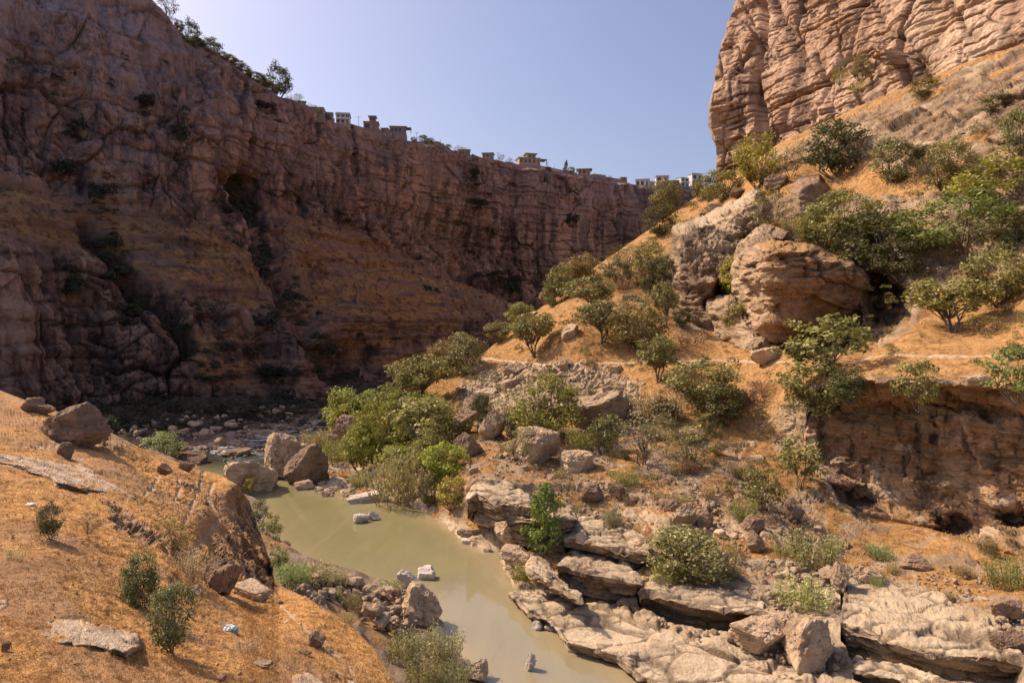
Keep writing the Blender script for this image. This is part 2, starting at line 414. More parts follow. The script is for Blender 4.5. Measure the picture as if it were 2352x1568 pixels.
gully = np.exp(-(rv / (23 + 8 * fbm(Vw / 8., 3, 43))) ** 2); stain_shade = np.maximum(stain_shade, gully)  # gullies darkened in colour for scrub and for recess shade
foot_shade = sstep(62, -4, Vw2[..., 2] + 26 * fbm(Vw / 22., 4, 64));  # painted shade: wall colour darkens towards its foot
scrub = sstep(.0, .12, fbm(Vw * np.array([1 / 11., 1 / 11., 1 / 8.]), 5, 66, .6) - .05 - .1 * (1 - foot_shade))
stain_shade = np.clip(np.maximum(np.maximum(stain_shade, scrub * .85), foot_shade * .85 * (1 - .55 * grass) * (1 - .5 * pale)), 0, 1)
grass = grass * (1 - .9 * scrub) * (1 - .45 * foot_shade) * (1 - gully); pale = pale * (1 - .35 * foot_shade)
high = np.clip(sstep(45, 135, Vw2[..., 2] + 26 * fbm(Vw / 30., 4, 68)) * (.62 + .38 * sstep(620, 200, px)) * (1 - .4 * stain_shade) * (1 - .6 * pale), 0, 1)  # mask of the painted haze, growing with height and towards the left
sk = [Vw2[0] + np.array([-off * .6, off, up]) for off, up in ((400, 6.), (120, 5.), (30, 2.), (6, .6))]
Vall = np.concatenate([np.stack(sk), Vw2], 0)
cat = lambda a, v: np.concatenate([np.full((len(sk), nc), v), a * np.ones((nr, nc))], 0)
tag(grid_obj('canyon_wall', Vall, M['wall'], {'grass': cat(grass, .9), 'tone': cat(tone, .5), 'stain_shade': cat(stain_shade, 0), 'pale': cat(pale, 0), 'crack': cat(crk * cl, 0), 'high': cat(high, .3)}), kind='structure')
print('wall', Vall.shape)

# ---- right-hand hillside --------------------------------------------------
RBANK = [(640,1092),(680,1106),(700,1112),(760,1138),(830,1148),(890,1158),(950,1174),(1010,1204),(1060,1240),(1120,1270),(1160,1316),(1180,1376),(1290,1456),(1310,1486),(1400,1516),(1480,1576),(1700,1700),(2700,1950)]
RTOP = [(640,1080),(680,1070),(720,1035),(760,985),(830,945),(900,905),(1000,868),(1100,818),(1180,755),(1250,700),(1330,640),(1400,590),(1490,528),(1560,478),(1640,425),(1700,392),(1800,322),(2000,232),(2200,152),(2352,100),(2700,-40)]
HP = [(x, y - 4, d_at_z(y - 4, 0.)) for x, y in RBANK]
HP += [(720,1045,128),(760,985,142),(830,945,146),(900,905,148),(1000,868,152),(1100,818,160),(1180,755,170),(1250,700,180),(1330,640,190),(1400,590,200),(1490,528,212),(1560,478,222),(1640,425,234),
 (1100,1110,81),(1060,1160,83),(950,1090,104),(850,1060,118),(1235,1062,92),(1150,1000,108),(1000,960,130),(1400,935,114),(1300,850,128),(1180,870,134),(1400,835,127.5),(1600,826,119),(1800,830,105),(2000,820,91),(2200,805,82),(2352,805,75),(2700,790,66),
 (2000,862,82),(2120,872,75.5),(2352,882,66.5),(2700,890,55),(1870,880,90),
 (1300,740,143),(1500,800,126),(1450,650,168),(1540,560,190),(1560,680,160),(1640,640,160),(1640,760,138),(1750,835,110),(1800,640,128),(1900,500,138),(1800,430,158),(1900,390,163),(1720,480,168),(1640,520,180),
 (1700,392,212),(1800,325,194),(2000,234,168),(2200,154,147),(2352,102,131),(2700,-35,104),(1950,330,158),(2100,300,143),(2300,300,118),(2700,300,92),(2300,480,108),(2150,500,118),(2100,640,110),(2300,650,97),(2200,765,91),(2352,700,86),(2700,640,72),
 (1860,1015,91),(1750,1010,95),(1600,1000,98),(1500,1070,90),(1700,1120,83),(2000,1200,80),(2130,1225,75),(2352,1300,64),(2700,1380,50),(1500,1150,80),(1300,1200,76),(1700,1200,74),(1350,1350,63),(1800,1300,63),(1600,1400,55.5),(1900,1400,54.5),(2150,1400,52.5),(2352,1420,49),(2000,1500,48),(1700,1568,46.2),(2000,1568,44.5),(2352,1568,41),(2700,1700,34)]
dR = Depth(HP, 20, 300, 1.5e-3)
LIP = [(1835,985),(1850,930),(1870,885),(1990,866),(2100,874),(2200,880),(2352,885),(2700,892)]
LEDGES = [
 ([(1072,1120),(1098,1098),(1157,1104),(1230,1140)], [(1072,1150),(1096,1133),(1139,1152),(1230,1166)], [(1072,1190),(1100,1205),(1150,1212),(1230,1195)]),
 ([(1165,1165),(1240,1146),(1325,1164)], [(1165,1192),(1178,1190),(1232,1196),(1325,1192)], [(1165,1225),(1190,1250),(1240,1262),(1325,1225)]),
 ([(1296,1200),(1340,1182),(1400,1190),(1495,1240)], [(1296,1240),(1320,1240),(1383,1256),(1495,1276)], [(1296,1258),(1320,1262),(1383,1276),(1495,1296)]),
 ([(1205,1275),(1230,1268),(1300,1330),(1340,1360)], [(1205,1300),(1235,1318),(1290,1355),(1340,1385)], [(1205,1330),(1235,1350),(1290,1372),(1340,1400)]),
 ([(1280,1280),(1320,1258),(1390,1258),(1440,1288),(1475,1325)], [(1280,1300),(1300,1300),(1355,1320),(1420,1330),(1475,1342)], [(1280,1345),(1310,1372),(1355,1384),(1420,1384),(1475,1374)]),
 ([(1465,1338),(1510,1322),(1600,1330),(1690,1345),(1765,1385)], [(1465,1362),(1490,1360),(1552,1382),(1660,1402),(1765,1408)], [(1465,1400),(1490,1408),(1550,1432),(1670,1448),(1765,1440)]),
 ([(1168,1350),(1240,1352),(1354,1388),(1440,1420),(1534,1462),(1642,1500),(1760,1540),(1900,1590)], [(1168,1366),(1185,1372),(1211,1404),(1262,1426),(1304,1474),(1419,1504),(1495,1566),(1700,1690),(1900,1800)], [(1168,1376),(1185,1384),(1211,1416),(1262,1444),(1304,1494),(1419,1530),(1480,1582),(1700,1720),(1900,1830)]),
 ([(1930,1330),(1980,1312),(2100,1330),(2260,1428),(2360,1480)], [(1930,1430),(1955,1440),(2040,1474),(2160,1502),(2360,1522)], [(1930,1480),(1960,1508),(2050,1530),(2160,1566),(2360,1590)]),
 ([(1960,1520),(2060,1520),(2180,1560),(2420,1600)], [(1960,1540),(2060,1560),(2180,1610),(2420,1680)], [(1960,1560),(2060,1590),(2180,1640),(2420,1740)])]
nc, nr = 800, 430
px = np.linspace(664, 2620, nc)[None, :].repeat(nr, 0); tt = np.linspace(0, 1, nr)[:, None]
py = pl(RTOP, px) * (1 - tt) + pl(RBANK, px) * tt
CLIFF = [(1846,985),(1850,930),(1872,886),(1990,868),(2100,876),(2200,882),(2352,888),(2640,898),(2640,1400),(2352,1290),(2250,1262),(2130,1220),(2000,1196),(1924,1156),(1892,1090),(1862,1035)]
BLOCK = [(1712,620),(1718,595),(1745,572),(1790,562),(1850,572),(1900,592),(1960,606),(1992,640),(1984,700),(1988,740),(1975,800),(1940,815),(1880,824),(1832,832),(1790,806),(1752,770),(1728,735),(1714,690)]
dB = Depth([(1714,640,115.5),(1718,700,117),(1750,580,110.5),(1764,650,108.5),(1764,720,110.5),(1850,585,109),(1900,650,111),(1900,720,114.5),(1985,640,113),(1985,720,117.5),(1762,775,113.5),(1850,780,116.5),(1830,822,117.5),(1960,795,119)], 5, 400, 1e-3)
CAVE = [(1975,628),(2030,612),(2080,640),(2108,690),(2098,735),(2060,758),(2010,780),(1978,790)]
fL = Depth([(1848,960,93),(1850,1005,93),(1872,900,92),(1900,1080,89.5),(1920,1150,86),(1990,885,83.5),(2000,960,86),(2000,1050,87),(2000,1130,85),(2005,1195,82),(2100,895,79.5),(2130,1000,82),(2130,1100,82),(2150,1225,76.5),(2250,900,74),(2250,1050,76.5),(2250,1180,76),(2240,1262,71),(2352,905,68.5),(2352,1000,71),(2352,1100,71),(2352,1200,70.5),(2352,1290,66),(2620,900,58),(2620,1100,59),(2620,1360,54)], 5, 400, 1e-3)
d = dR(px, py)
sdL = poly_sd(px, py, CLIFF); d = d + sstep(4, 15, sdL) * np.maximum(0, fL(px, py) + 4 - d)
sdB = poly_sd(px, py, BLOCK); d = d + sstep(2, 14, sdB) * np.maximum(0, dB(px, py) + 3 - d)
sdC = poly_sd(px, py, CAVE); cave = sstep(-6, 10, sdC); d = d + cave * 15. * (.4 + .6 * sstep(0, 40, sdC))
Vh = P(px, py, d); N0 = normals(Vh); N0 = np.where(N0[..., 2:3] < 0, -N0, N0)
ROCKZ = [[(1150,1290),(1080,1100),(1330,1090),(1500,1160),(1750,1230),(1960,1300),(2352,1420),(2700,1500),(2700,2000),(1700,1800),(1300,1600),(1150,1380)],
         [(1740,372),(1800,334),(2000,244),(2200,165),(2420,78),(2700,-10),(2700,420),(2352,450),(2260,360),(2100,400),(1990,370),(1900,350)],
         [(2000,470),(2352,420),(2700,430),(2700,620),(2352,640),(2200,600),(2080,660),(2000,640)],
         [(1545,520),(1740,452),(1860,440),(1990,450),(2120,560),(2116,740),(2000,800),(1860,800),(1730,792),(1560,778)],
         [(1500,600),(1560,560),(1560,760),(1530,700)]]
rz = np.maximum.reduce([poly_sd(px, py, g) for g in ROCKZ])
rz = np.maximum(sstep(-18, 22, rz + 26 * fbm(Vh / 6., 4, 80)), np.maximum(sstep(-14, 2, sdC), sstep(-12, 2, sdL)))
SCREE = [(1050,890),(1120,850),(1190,832),(1300,832),(1400,850),(1470,885),(1480,930),(1440,960),(1330,940),(1230,960),(1130,990),(1070,950)]
sc = sstep(-14, 16, poly_sd(px, py, SCREE) + 12 * fbm(Vh / 3., 3, 82))
bank = sstep(1060, 1140, py - .0 * px) * (px < 1900) * .6 + sstep(1.6, .5, Vh[..., 2]) * .6
dd = d / 100.
D, crk = rock_disp(Vh, 3.2, .95, 21, T=1.5, st=1.0, nz=N0[..., 2])
g1 = fbm(Vh / 9., 4, 84) * .9 + fbm(Vh / 1.6, 3, 85) * .16
edge = sstep(0, .05, tt)
Dd = rz * D + (1 - rz) * g1 * edge + (1 - rz) * np.clip(bank + sc * .4, 0, 1) * .45 * D
Dd = np.where(rz + bank > .2, blur(Dd, 1), Dd)
sdE = np.maximum.reduce([poly_sd(px, py, u + f[::-1]) for u, l, f in LEDGES]); under_ledge = sstep(0, 10, sdE)
low_ = sstep(900, 1010, py) * (1 - rz); patchy = sstep(-.12, .16, fbm(Vh / 4., 4, 94))
Dd = Dd + (1 - rz) * (.16 * strata(Vh, 1.1, 95, .5, .3) * (1 - low_) + low_ * patchy * .5 * D)
Dd = np.where(sdE > -4, Dd * (1 - .85 * under_ledge), Dd)
up_ = rz * sstep(640, 560, py); Du, cu = rock_disp(Vh, 8., 1.7, 97, T=3.2, st=1.0, flat=(1.8, 1.8, .45), fine=.6, nz=N0[..., 2]); Dd = Dd + up_ * (Du - .85 * D); crk = crk * (1 - up_) + up_ * np.maximum(cu, grooves_(Vh, 2.6, 98, .09))
Dd = np.where(up_ > .1, blur(Dd, 1) + .22 * micro(Vh, 1.6, 260), Dd)
Dd = Dd * (1 - .97 * np.exp(-((sdL - 8) / 12.) ** 2)) * (1 - .9 * np.exp(-(sdB / 12.) ** 2))
Vh2 = Vh + N0 * Dd[..., None] - np.array([0, -.9, 2.0]) * under_ledge[..., None]
N1 = normals(Vh2); nz = np.abs(N1[..., 2])
soft = fbm(Vh / 3., 4, 87)
low2 = sstep(.35, .6, fbm(Vh / 5., 4, 88) + .5) 
grass = (1 - rz) * (1 - sc * .85) * sstep(.18, .42, nz + .15 * soft) * (1 - np.clip(bank, 0, 1) * low2 * .9)
grass = grass * (1 - .8 * low_ * patchy)
grass = np.maximum(grass, rz * (1 - up_) * sstep(.86, .97, nz + .12 * soft) * .8 * (py < 1330))
grass = np.maximum(grass, up_ * sstep(.12, .26, fbm(Vh * np.array([1 / 22., 1 / 22., 1 / 3.]), 4, 99)) * .9)
paths = np.minimum.reduce([line_d(px, py, q) for q in ([(1100,824),(1250,836),(1450,833),(1600,826),(1720,829),(1830,833)], [(1960,830),(2000,816),(2100,816),(2352,819),(2600,815)])])
pth = np.exp(-(paths / 3.2) ** 2)
gr2 = np.clip(grass * (1 - .75 * pth), 0, 1)
pale = np.clip(rz * (py > 1100) * (.45 + .9 * fbm(Vh / 5., 3, 90)) + pth + .25 * sc, 0, 1)
pale = np.maximum(pale, sstep(1.5, .4, Vh2[..., 2]) * .8)
tone = .5 + 1.1 * fbm(Vh / 8., 4, 91) - .1 * sc
stain_shade = np.maximum(cave, np.clip(rz * (py < 800), 0, 1) * .75) * sstep(-.02, .2, fbm(Vh * np.array([1 / 7., 1 / 7., 1 / 2.5]), 5, 92)) + .5 * cave  # cave recess also gets its shade painted into the colour
sk = [Vh2[0] + np.array([-.3 * o, o, -z]) for o, z in ((95, 95.), (70, 66.), (45, 38.), (18, 11.), (6, 2.2))]
bt = Vh2[-1] + np.array([0, -1.0, -2.5])
Vall = np.concatenate([np.stack(sk), Vh2, bt[None]], 0)
cat = lambda a, v: np.concatenate([np.full((len(sk), nc), v), a * np.ones((nr, nc)), np.full((1, nc), 0.)], 0)
tag(grid_obj('hillside', Vall, M['hill'], {'grass': cat(gr2, 1.), 'tone': cat(tone, .5), 'stain_shade': cat(stain_shade, 0), 'pale': cat(pale, 0), 'crack': cat(crk * np.maximum(rz, .3), 0)}), kind='structure')
HILL = dict(px=px, py=py, V=Vh2, grass=gr2 * (1 - pth), sc=sc)
print('hill', Vall.shape)

# ---- the great sunlit cliff on the right ----------------------------------
TP = [(1640,470,231),(1648,330,230),(1628,250,229),(1660,80,234),(1692,-10,238),(1735,470,215),(1740,330,216),(1742,200,217),(1765,0,221),(1900,380,184),(1900,290,185),(1900,150,188),(1900,0,193),
      (2010,260,171),(2015,130,178),(2020,0,180),(2060,120,167),(2100,230,160),(2100,100,163),(2100,0,167),(2220,160,149),(2220,0,153),(2352,110,134),(2352,0,137),(2600,0,112),(2640,-400,118),(1740,-420,240),(2100,-400,178)]
dT = Depth(TP, 100, 300, 3e-4)
TLEFT = [(-420,1760),(-100,1712),(0,1690),(80,1662),(170,1641),(250,1630),(290,1629),(330,1642),(400,1646),(480,1640)]
nc, nr = 560, 420
pyr = np.linspace(-400, 1, nr)[:, None]
ss = np.linspace(0, 1, nc)[None, :]
bot = lambda x: pl(RTOP, x) + 34
# rows run from far above the frame down to just below the foot of the slope in front
tt = np.linspace(0, 1, nr)[:, None]
px = 1690 + (2620 - 1690) * ss * np.ones((nr, 1))
for _ in range(6):
    py = -400 + (bot(px) + 400) * tt
    left = pl(TLEFT, py); px = left + (2620 - left) * ss ** 1.15
d = dT(px, py)
Vt = P(px, py, d); N0 = normals(Vt); N0 = np.where(N0[..., 1:2] > 0, -N0, N0)
b1, c1 = blocks(Vt, 19., 51, (1., 1., 1.3), .22, .7); b2, c2 = blocks(Vt, 7., 52, (1.3, 1.3, .8), .25, .8); b3, c3 = blocks(Vt, 2.2, 54, (1.5, 1.5, .55), .3, .8)
brk = sstep(-.15, .2, fbm(Vt / 16., 3, 59))
def grooves(p, T, seed, w, tiltx=.0):
    z = (p[..., 2] + tiltx * p[..., 0]) / T + .3 * fbm(p / (T * 3.5), 4, seed); i0 = np.floor(z + .5).astype(np.int64); zz0 = np.zeros_like(i0)
    jit = ((_h(i0, zz0, zz0, seed) & np.uint32(1023)) / 1023. - .5) * .5; return np.exp(-((z - i0 - jit) / w) ** 2) * sstep(-.25, .2, fbm(p / (T * 2.), 3, seed + 1))
g1, g2 = grooves(Vt, 9., 66, .045, -.12), grooves(Vt, 3.2, 68, .07, -.12)
hx = Vt[..., [2, 1, 0]] * np.array([.35, 1, 1]); g3 = np.maximum(grooves(hx, 12., 70, .05), .7 * grooves(hx, 5., 72, .06))
D = 3.4 * b1 * .8 + 1.3 * b2 * .8 * (.35 + .65 * brk) + .42 * b3 * (.25 + .75 * brk) + .35 * fbm(Vt / 1.1, 4, 56) - 2.1 * g1 - .9 * g2 - 1.9 * g3 - .8 * c1 - .3 * c2 + 1.7 * strata(Vt, 9.5, 57, .18, .08) + .45 * strata(Vt, 2.4, 58, .2, .2)
crk = np.clip(np.maximum(np.maximum(g1, .8 * g2), g3) + .5 * c1 * .6 + .3 * c2, 0, 1); D2 = 0.; crk2 = crk
fl = fbm(Vt * np.array([1 / 9., 1 / 9., 1 / 50.]), 4, 53)
e = sstep(0, .02, ss)
notch = np.exp(-((px - 1742 - 6 * np.sin(py / 40)) / 7.) ** 2) * 3.4
Dd = e * (D + 2.6 * fl + 3.6 * fbm(Vt / 34., 3, 55)) - notch
Vt2 = Vt + N0 * Dd[..., None]
lft = fbm(Vt[:, 0] / 7., 4, 58) * 1.6
Vt2[..., 0] += lft[:, None] * np.exp(-ss * 30)
N1 = normals(Vt2); nz = np.abs(N1[..., 2])
grass = sstep(.8, .95, nz) * .8
tone = .5 + 1.1 * fbm(Vt / 16., 4, 61)
stain_shade = sstep(.05, .3, fbm(Vt * np.array([1 / 4., 1 / 4., 1 / 22.]), 4, 62)) * np.where(px < 1760, 1., .45)  # left face painted darker, as the less lit side
pale = sstep(.08, .3, fbm(Vt / 13., 4, 63) + .25 * (px - 2000) / 400) * .7
bk = np.stack([Vt2[:, 0] + np.array([60., 130., 0]), Vt2[:, 0] + np.array([26., 55., 0]), Vt2[:, 0] + np.array([4., 9., 0])], 1)
Vall = np.concatenate([bk, Vt2], 1)
catc = lambda a, v: np.concatenate([np.full((nr, 3), v), a * np.ones((nr, nc))], 1)
tag(grid_obj('cliff_tower', Vall, M['tower'], {'grass': catc(grass, 0), 'tone': catc(tone, .5), 'stain_shade': catc(stain_shade, 0), 'pale': catc(pale, 0), 'crack': catc(np.maximum(crk, .7 * crk2), 0)}), kind='structure')
print('tower', Vall.shape)

# ---- foreground slope -----------------------------------------------------
FTOP = [(-260,868),(-60,886),(0,896),(40,912),(90,930),(160,955),(220,975),(330,1032),(440,1072),(500,1088),(545,1112),(572,1150),(600,1230),(622,1290),(630,1335),(660,1352),(700,1370),(800,1430),(860,1490),(905,1568),(960,1680),(1000,1800)]
FP = [(-260,868,52),(0,897,46),(90,931,42),(220,976,40),(330,1033,41),(440,1073,43),(500,1089,44),(545,1113,42),(572,1152,46),(600,1230,45),(622,1290,41),(632,1335,34),(660,1352,27),(700,1370,23.5),(800,1430,20.5),(860,1490,18.5),(905,1568,16),(1000,1800,10),
      (0,1568,7.2),(300,1568,8.6),(600,1568,10.8),(850,1568,14.8),(0,1300,12),(0,1180,16.5),(0,1100,21),(0,1000,30),(200,1010,36),(350,1070,38),(450,1120,38),(500,1150,38),(490,1230,30),(500,1300,23.5),(540,1160,40.5),(560,1230,37),(450,1200,28),(300,1200,20.5),(150,1200,17.2),(585,1310,32),(500,1340,20.5),(500,1400,17.),(650,1400,20.5),(780,1460,18.5),(300,1400,12.6),(150,1400,10.6),(-260,1568,6.4),(-260,1300,10.5),(-260,1100,18),(0,1850,4.4),(600,1850,6.2),(900,1850,9.)]
dF = Depth(FP, 3.2, 80, 2e-4)
fx = np.r_[np.linspace(-230, 555, 400, endpoint=False), np.linspace(555, 640, 200, endpoint=False), np.linspace(640, 985, 170)]
nc, nr = len(fx), 440
px = fx[None, :].repeat(nr, 0); tt = np.linspace(0, 1, nr)[:, None] ** 1.0
py = pl(FTOP, px) * (1 - tt) + 1830 * tt
d = dF(px, py); Vf = P(px, py, d); N0 = normals(Vf); N0 = np.where(N0[..., 2:3] < 0, -N0, N0)
k = (d / 20.)
edge = sstep(0, .04, tt)
q = Vf / (d[..., None] ** .6 * .33)
D = (fbm(Vf / 3.2, 4, 101) * .32 + fbm(Vf / .9, 4, 102) * .12) * np.clip(k, .5, 1.6) + fbm(Vf / .22, 3, 103) * .06
bankz = sstep(455, 600, px + .25 * (py - 1200)) * sstep(1380, 1330, py) * sstep(1085, 1130, py)       # the eroded brown edge over the river
De, crk = rock_disp(Vf, 1.5, .5, 104, T=.7, st=.7)
LEDGE = [[(230,1150),(290,1165),(345,1215),(405,1262),(385,1275),(330,1245),(270,1212)], [(440,1130),(470,1120),(400,1105),(350,1085)], [(215,985),(300,1000),(300,1030),(250,1040),(210,1010)]]
lz = np.maximum.reduce([poly_sd(px, py, g) for g in LEDGE]); lz = sstep(-10, 12, lz + 14 * fbm(Vf / .8, 3, 105))
PATHS = [[(468,1086),(458,1118),(442,1160),(424,1202)], [(492,1106),(478,1140),(488,1170)], [(500,1190),(476,1230),(452,1256)], [(366,1090),(352,1120),(318,1140)], [(410,1100),(408,1150)],
         [(560,1310),(650,1398),(740,1478),(795,1535),(830,1600)], [(-50,1022),(120,1020),(220,1006)]]
pth = np.exp(-(np.minimum.reduce([line_d(px, py, g) for g in PATHS]) / 5.) ** 2) * sstep(.3, .5, .55 + fbm(Vf / .5, 3, 106))
Dd = edge * (D + bankz * De * .8 + lz * .8 * De) - pth * .05 * k
Vf2 = Vf + N0 * Dd[..., None]
soft = fbm(q / 2.2, 4, 107)
grass = np.clip(.56 + 1.3 * soft + .5 * fbm(Vf / 4., 3, 109), 0, 1) * (1 - .8 * bankz * sstep(-.05, .2, soft + .06)) * (1 - lz)
grass = np.clip(grass * (1 - .85 * pth), 0, 1)
grass = np.maximum(grass, .0)
pale = np.clip(pth * .55, 0, 1)
stain_shade = np.clip(bankz * 1.1 + lz * .5, 0, 1)
sk = [Vf2[0] * np.array([1, 1, 1.]) + np.stack([Vf2[0, :, 0] / Vf2[0, :, 1] * o, np.full(nc, o), np.full(nc, -z)], -1) for o, z in ((12, 24.), (8, 15.), (4.5, 8.), (2, 3.4), (.7, .8))]
sk = [np.c_[r[:, 0], r[:, 1], np.maximum(r[:, 2], -2.)] for r in sk]
Vall = np.concatenate([np.stack(sk), Vf2], 0)
cat = lambda a, v: np.concatenate([np.full((len(sk), nc), v), a * np.ones((nr, nc))], 0)
tag(grid_obj('foreground_slope', Vall, M['fore'], {'grass': cat(grass, .5), 'tone': cat(.5 + soft, .5), 'stain_shade': cat(stain_shade, .5), 'pale': cat(pale, 0), 'crack': cat(crk * np.maximum(bankz, lz), 0)}), kind='structure')
FORE = dict(px=px, py=py, V=Vf2, grass=grass, d=d)

# ---- gorge floor ----------------------------------------------------------
LBANK = [(1300,1800),(1130,1650),(1095,1560),(1060,1500),(1012,1448),(1005,1420),(930,1362),(840,1352),(760,1338),(690,1312),(655,1270),(620,1200),(590,1140),(530,1098),(440,1085),(420,1066),(450,1048),(520,1026),(600,1004),(680,986),(760,962),(850,935),(1000,905)]
lb = np.array([((x - CX) / F * d_at_z(y, 0), d_at_z(y, 0)) for x, y in LBANK])
gx = np.arange(-150, 60, .55); gy = np.arange(18, 330, .7)
X, Y = np.meshgrid(gx, gy)
xb = np.interp(Y, lb[:, 1], lb[:, 0]) if np.all(np.diff(lb[:, 1]) > 0) else None
o = np.argsort(lb[:, 1]); xb = np.interp(Y, lb[o, 1], lb[o, 0])
Q = np.stack([X, Y, np.zeros_like(X)], -1)
xb = xb + 1.6 * fbm(Q / 5., 4, 120)
dist = xb - X
far = sstep(100, 122, Y)
zz = np.where(dist > 0, (.42 * (1 - far) + (.06 + .05 * sstep(10, 34, dist)) * far) * dist, .5 * dist)
zz = np.clip(zz, -2.5, 5.5 - 1.5 * far)
Dk, crk = rock_disp(Q + np.array([0, 0, 1.]) * zz[..., None], 2.6, .8, 121, T=None)
zz = zz + np.where(dist > -1.5, 1, 0) * (Dk * (.55 + .25 * far) + .25 * fbm(Q / 1.2, 3, 122))
zz = np.where(X > xb + 30, np.minimum(zz, -2.5), zz)
V = np.stack([X, Y, zz], -1)
gm = sstep(0, .3, fbm(Q / 6., 4, 124)) * (dist > 4) * (1 - far)
tag(grid_obj('gorge_floor', V, M['bed'], {'grass': gm, 'tone': .5 + fbm(Q / 6., 4, 125), 'stain_shade': far * np.clip(.8 + .3 * sstep(-.1, .2, fbm(Q / 7., 5, 128)) - .8 * sstep(12, 4, dist), 0, 1), 'pale': sstep(2.2, 0, dist) * (1 - .5 * far) * .8 + .6 * far * sstep(14, 5, dist) * sstep(.0, .3, fbm(Q / 4., 4, 127)), 'crack': np.maximum(crk, far * sstep(5, 13, dist) * 1.0)}, flip=True), kind='structure')  # far floor's shadow is painted in: colour darkened through both masks
gs = np.array([[-4000, -4000, -4.], [4000, -4000, -4.], [4000, 6000, -4.], [-4000, 6000, -4.]])
tag(mesh_obj('ground', gs, np.array([[0, 1, 2, 3]]), M['bed'], attrs={a: [0, 0, 0, 0] for a in ('grass', 'tone', 'stain_shade', 'pale', 'crack')}), kind='structure')
wx = np.arange(-140, 140, .7); wy = np.r_[np.arange(10, 125, .7), np.linspace(125, 420, 60)]; X, Y = np.meshgrid(wx, wy)
rb = np.array([((x - CX) / F * d_at_z(y, 0), d_at_z(y, 0)) for x, y in RBANK])
ds = np.minimum(line_d(X, Y, [tuple(q) for q in lb]), line_d(X, Y, [tuple(q) for q in rb]))
tag(grid_obj('river_water', np.stack([X, Y, 0 * X], -1), M['water'], {'shore': np.exp(-ds / 2.2)}, flip=True), kind='structure')

LBS = lb[np.argsort(lb[:, 1])].copy()
def gorge_z(x, y):
    xbv = float(np.interp(y, LBS[:, 1], LBS[:, 0])); dist = xbv - x
    if y < 111: return max(-.3, min(5.5, .42 * dist))
    return float(max(-.3, min(4., (.06 + .05 * sstep(10, 34, dist)) * dist)))
# ================================================================ outcrops, ledges and the overhanging cliff
def patch(name, poly, dfun, mat, size, amp, T=None, seed=0, push=.5, margin=16, curl=2., round_=26, jit=8, step=2.5, attr=None, st=.8, crack=.3, flat=(1.5, 1.5, .5)):
    a = np.array(poly, float); x0, y0 = a.min(0) - margin - 6; x1, y1 = a.max(0) + margin + 6
    px, py = np.meshgrid(np.arange(x0, x1, step), np.arange(y0, y1, step))
    sd = poly_sd(px, py, poly); d0 = dfun(px, py)
    sd = sd + jit * fbm(P(px, py, d0) / (size * .8), 4, seed + 50)
    d = d0 + np.clip(-sd, 0, None) * push + curl * (1 - sstep(0, round_, sd)) ** 2
    V = P(px, py, d0); N = normals(V); N = np.where((N * (V - np.array([0, 0, CZ]))).sum(-1, keepdims=True) > 0, -N, N)
    D, crk = rock_disp(V, size, amp, seed, T, st, crack, flat, nz=N[..., 2])
    D = blur(D, 1) + .17 * amp * micro(V, size * .22, seed + 70)
    V2 = P(px, py, d) + N * (D * sstep(-margin, 4, sd))[..., None]
    N1 = normals(V2); nz = np.abs(N1[..., 2])
    A = dict(grass=sstep(.86, .97, nz + .15 * fbm(V / 2., 3, seed + 51)) * .5, tone=.5 + 1.1 * fbm(V / (size * 2), 4, seed + 52), stain_shade=0 * nz, pale=0 * nz, crack=crk)
    if attr: A.update(attr(px, py, V2, N1))
    return grid_obj(name, V2, mat, A, keep=sd > -margin)

def lin(pts, **k):
    return Depth(pts, 5, 400, k.get('reg', 1e-3))

def streak(V, s, seed): return sstep(.0, .2, fbm(V * np.array([1 / s, 1 / s, 1 / (s * 7)]), 4, seed))

# the leaning rock rib on the middle slope
ob = patch('rock_outcrop', [(1549,585),(1556,535),(1600,512),(1660,488),(1735,452),(1772,470),(1745,520),(1712,545),(1700,600),(1690,640),(1650,652),(1625,690),(1660,700),(1700,712),(1690,755),(1645,768),(1600,766),(1572,742),(1556,700),(1551,640)],
      lin([(1552,640,150),(1556,560,155),(1600,640,146),(1600,760,139),(1575,740,142),(1640,500,158),(1735,455,154),(1700,580,148),(1690,660,145),(1690,750,136),(1640,600,149)]),
      M['hill'], 5.5, 2.1, 2.4, 140, push=.7, curl=3, round_=16, st=.5, jit=16, crack=.45, attr=lambda x, y, V, N: dict(grass=sstep(.9, .99, np.abs(N[..., 2])) * .2, pale=sstep(560, 520, y) * .5 * sstep(.3, .6, np.abs(N[..., 2])), stain_shade=.6 * streak(V, 3., 141)))
tag(ob, 'ribbed grey rock outcrop sloping down beside the big overhanging block on the hillside', 'rock outcrop')
ob = patch('rock_outcrop', [(1690,610),(1712,560),(1752,528),(1800,540),(1750,572),(1722,600),(1718,655),(1704,690),(1688,660)], lin([(1695,620,132),(1720,570,127),(1790,540,124),(1710,680,127),(1730,590,122)]), M['hill'], 3., 1.1, 1.6, 146, push=.6, curl=2, round_=14, jit=12)
tag(ob, 'broken crags filling the cleft between the ribbed outcrop and the overhanging block', 'rock outcrop')
ob = patch('rock_outcrop', [(1626,700),(1680,692),(1716,735),(1752,785),(1748,812),(1700,808),(1652,782)], lin([(1640,710,134),(1700,720,126),(1750,800,111),(1690,800,122),(1650,775,130)]), M['hill'], 2.8, 1.0, 1.6, 148, push=.6, curl=2, round_=14, jit=12)
tag(ob, 'low crags stepping down from the ribbed outcrop to the grass', 'rock outcrop')
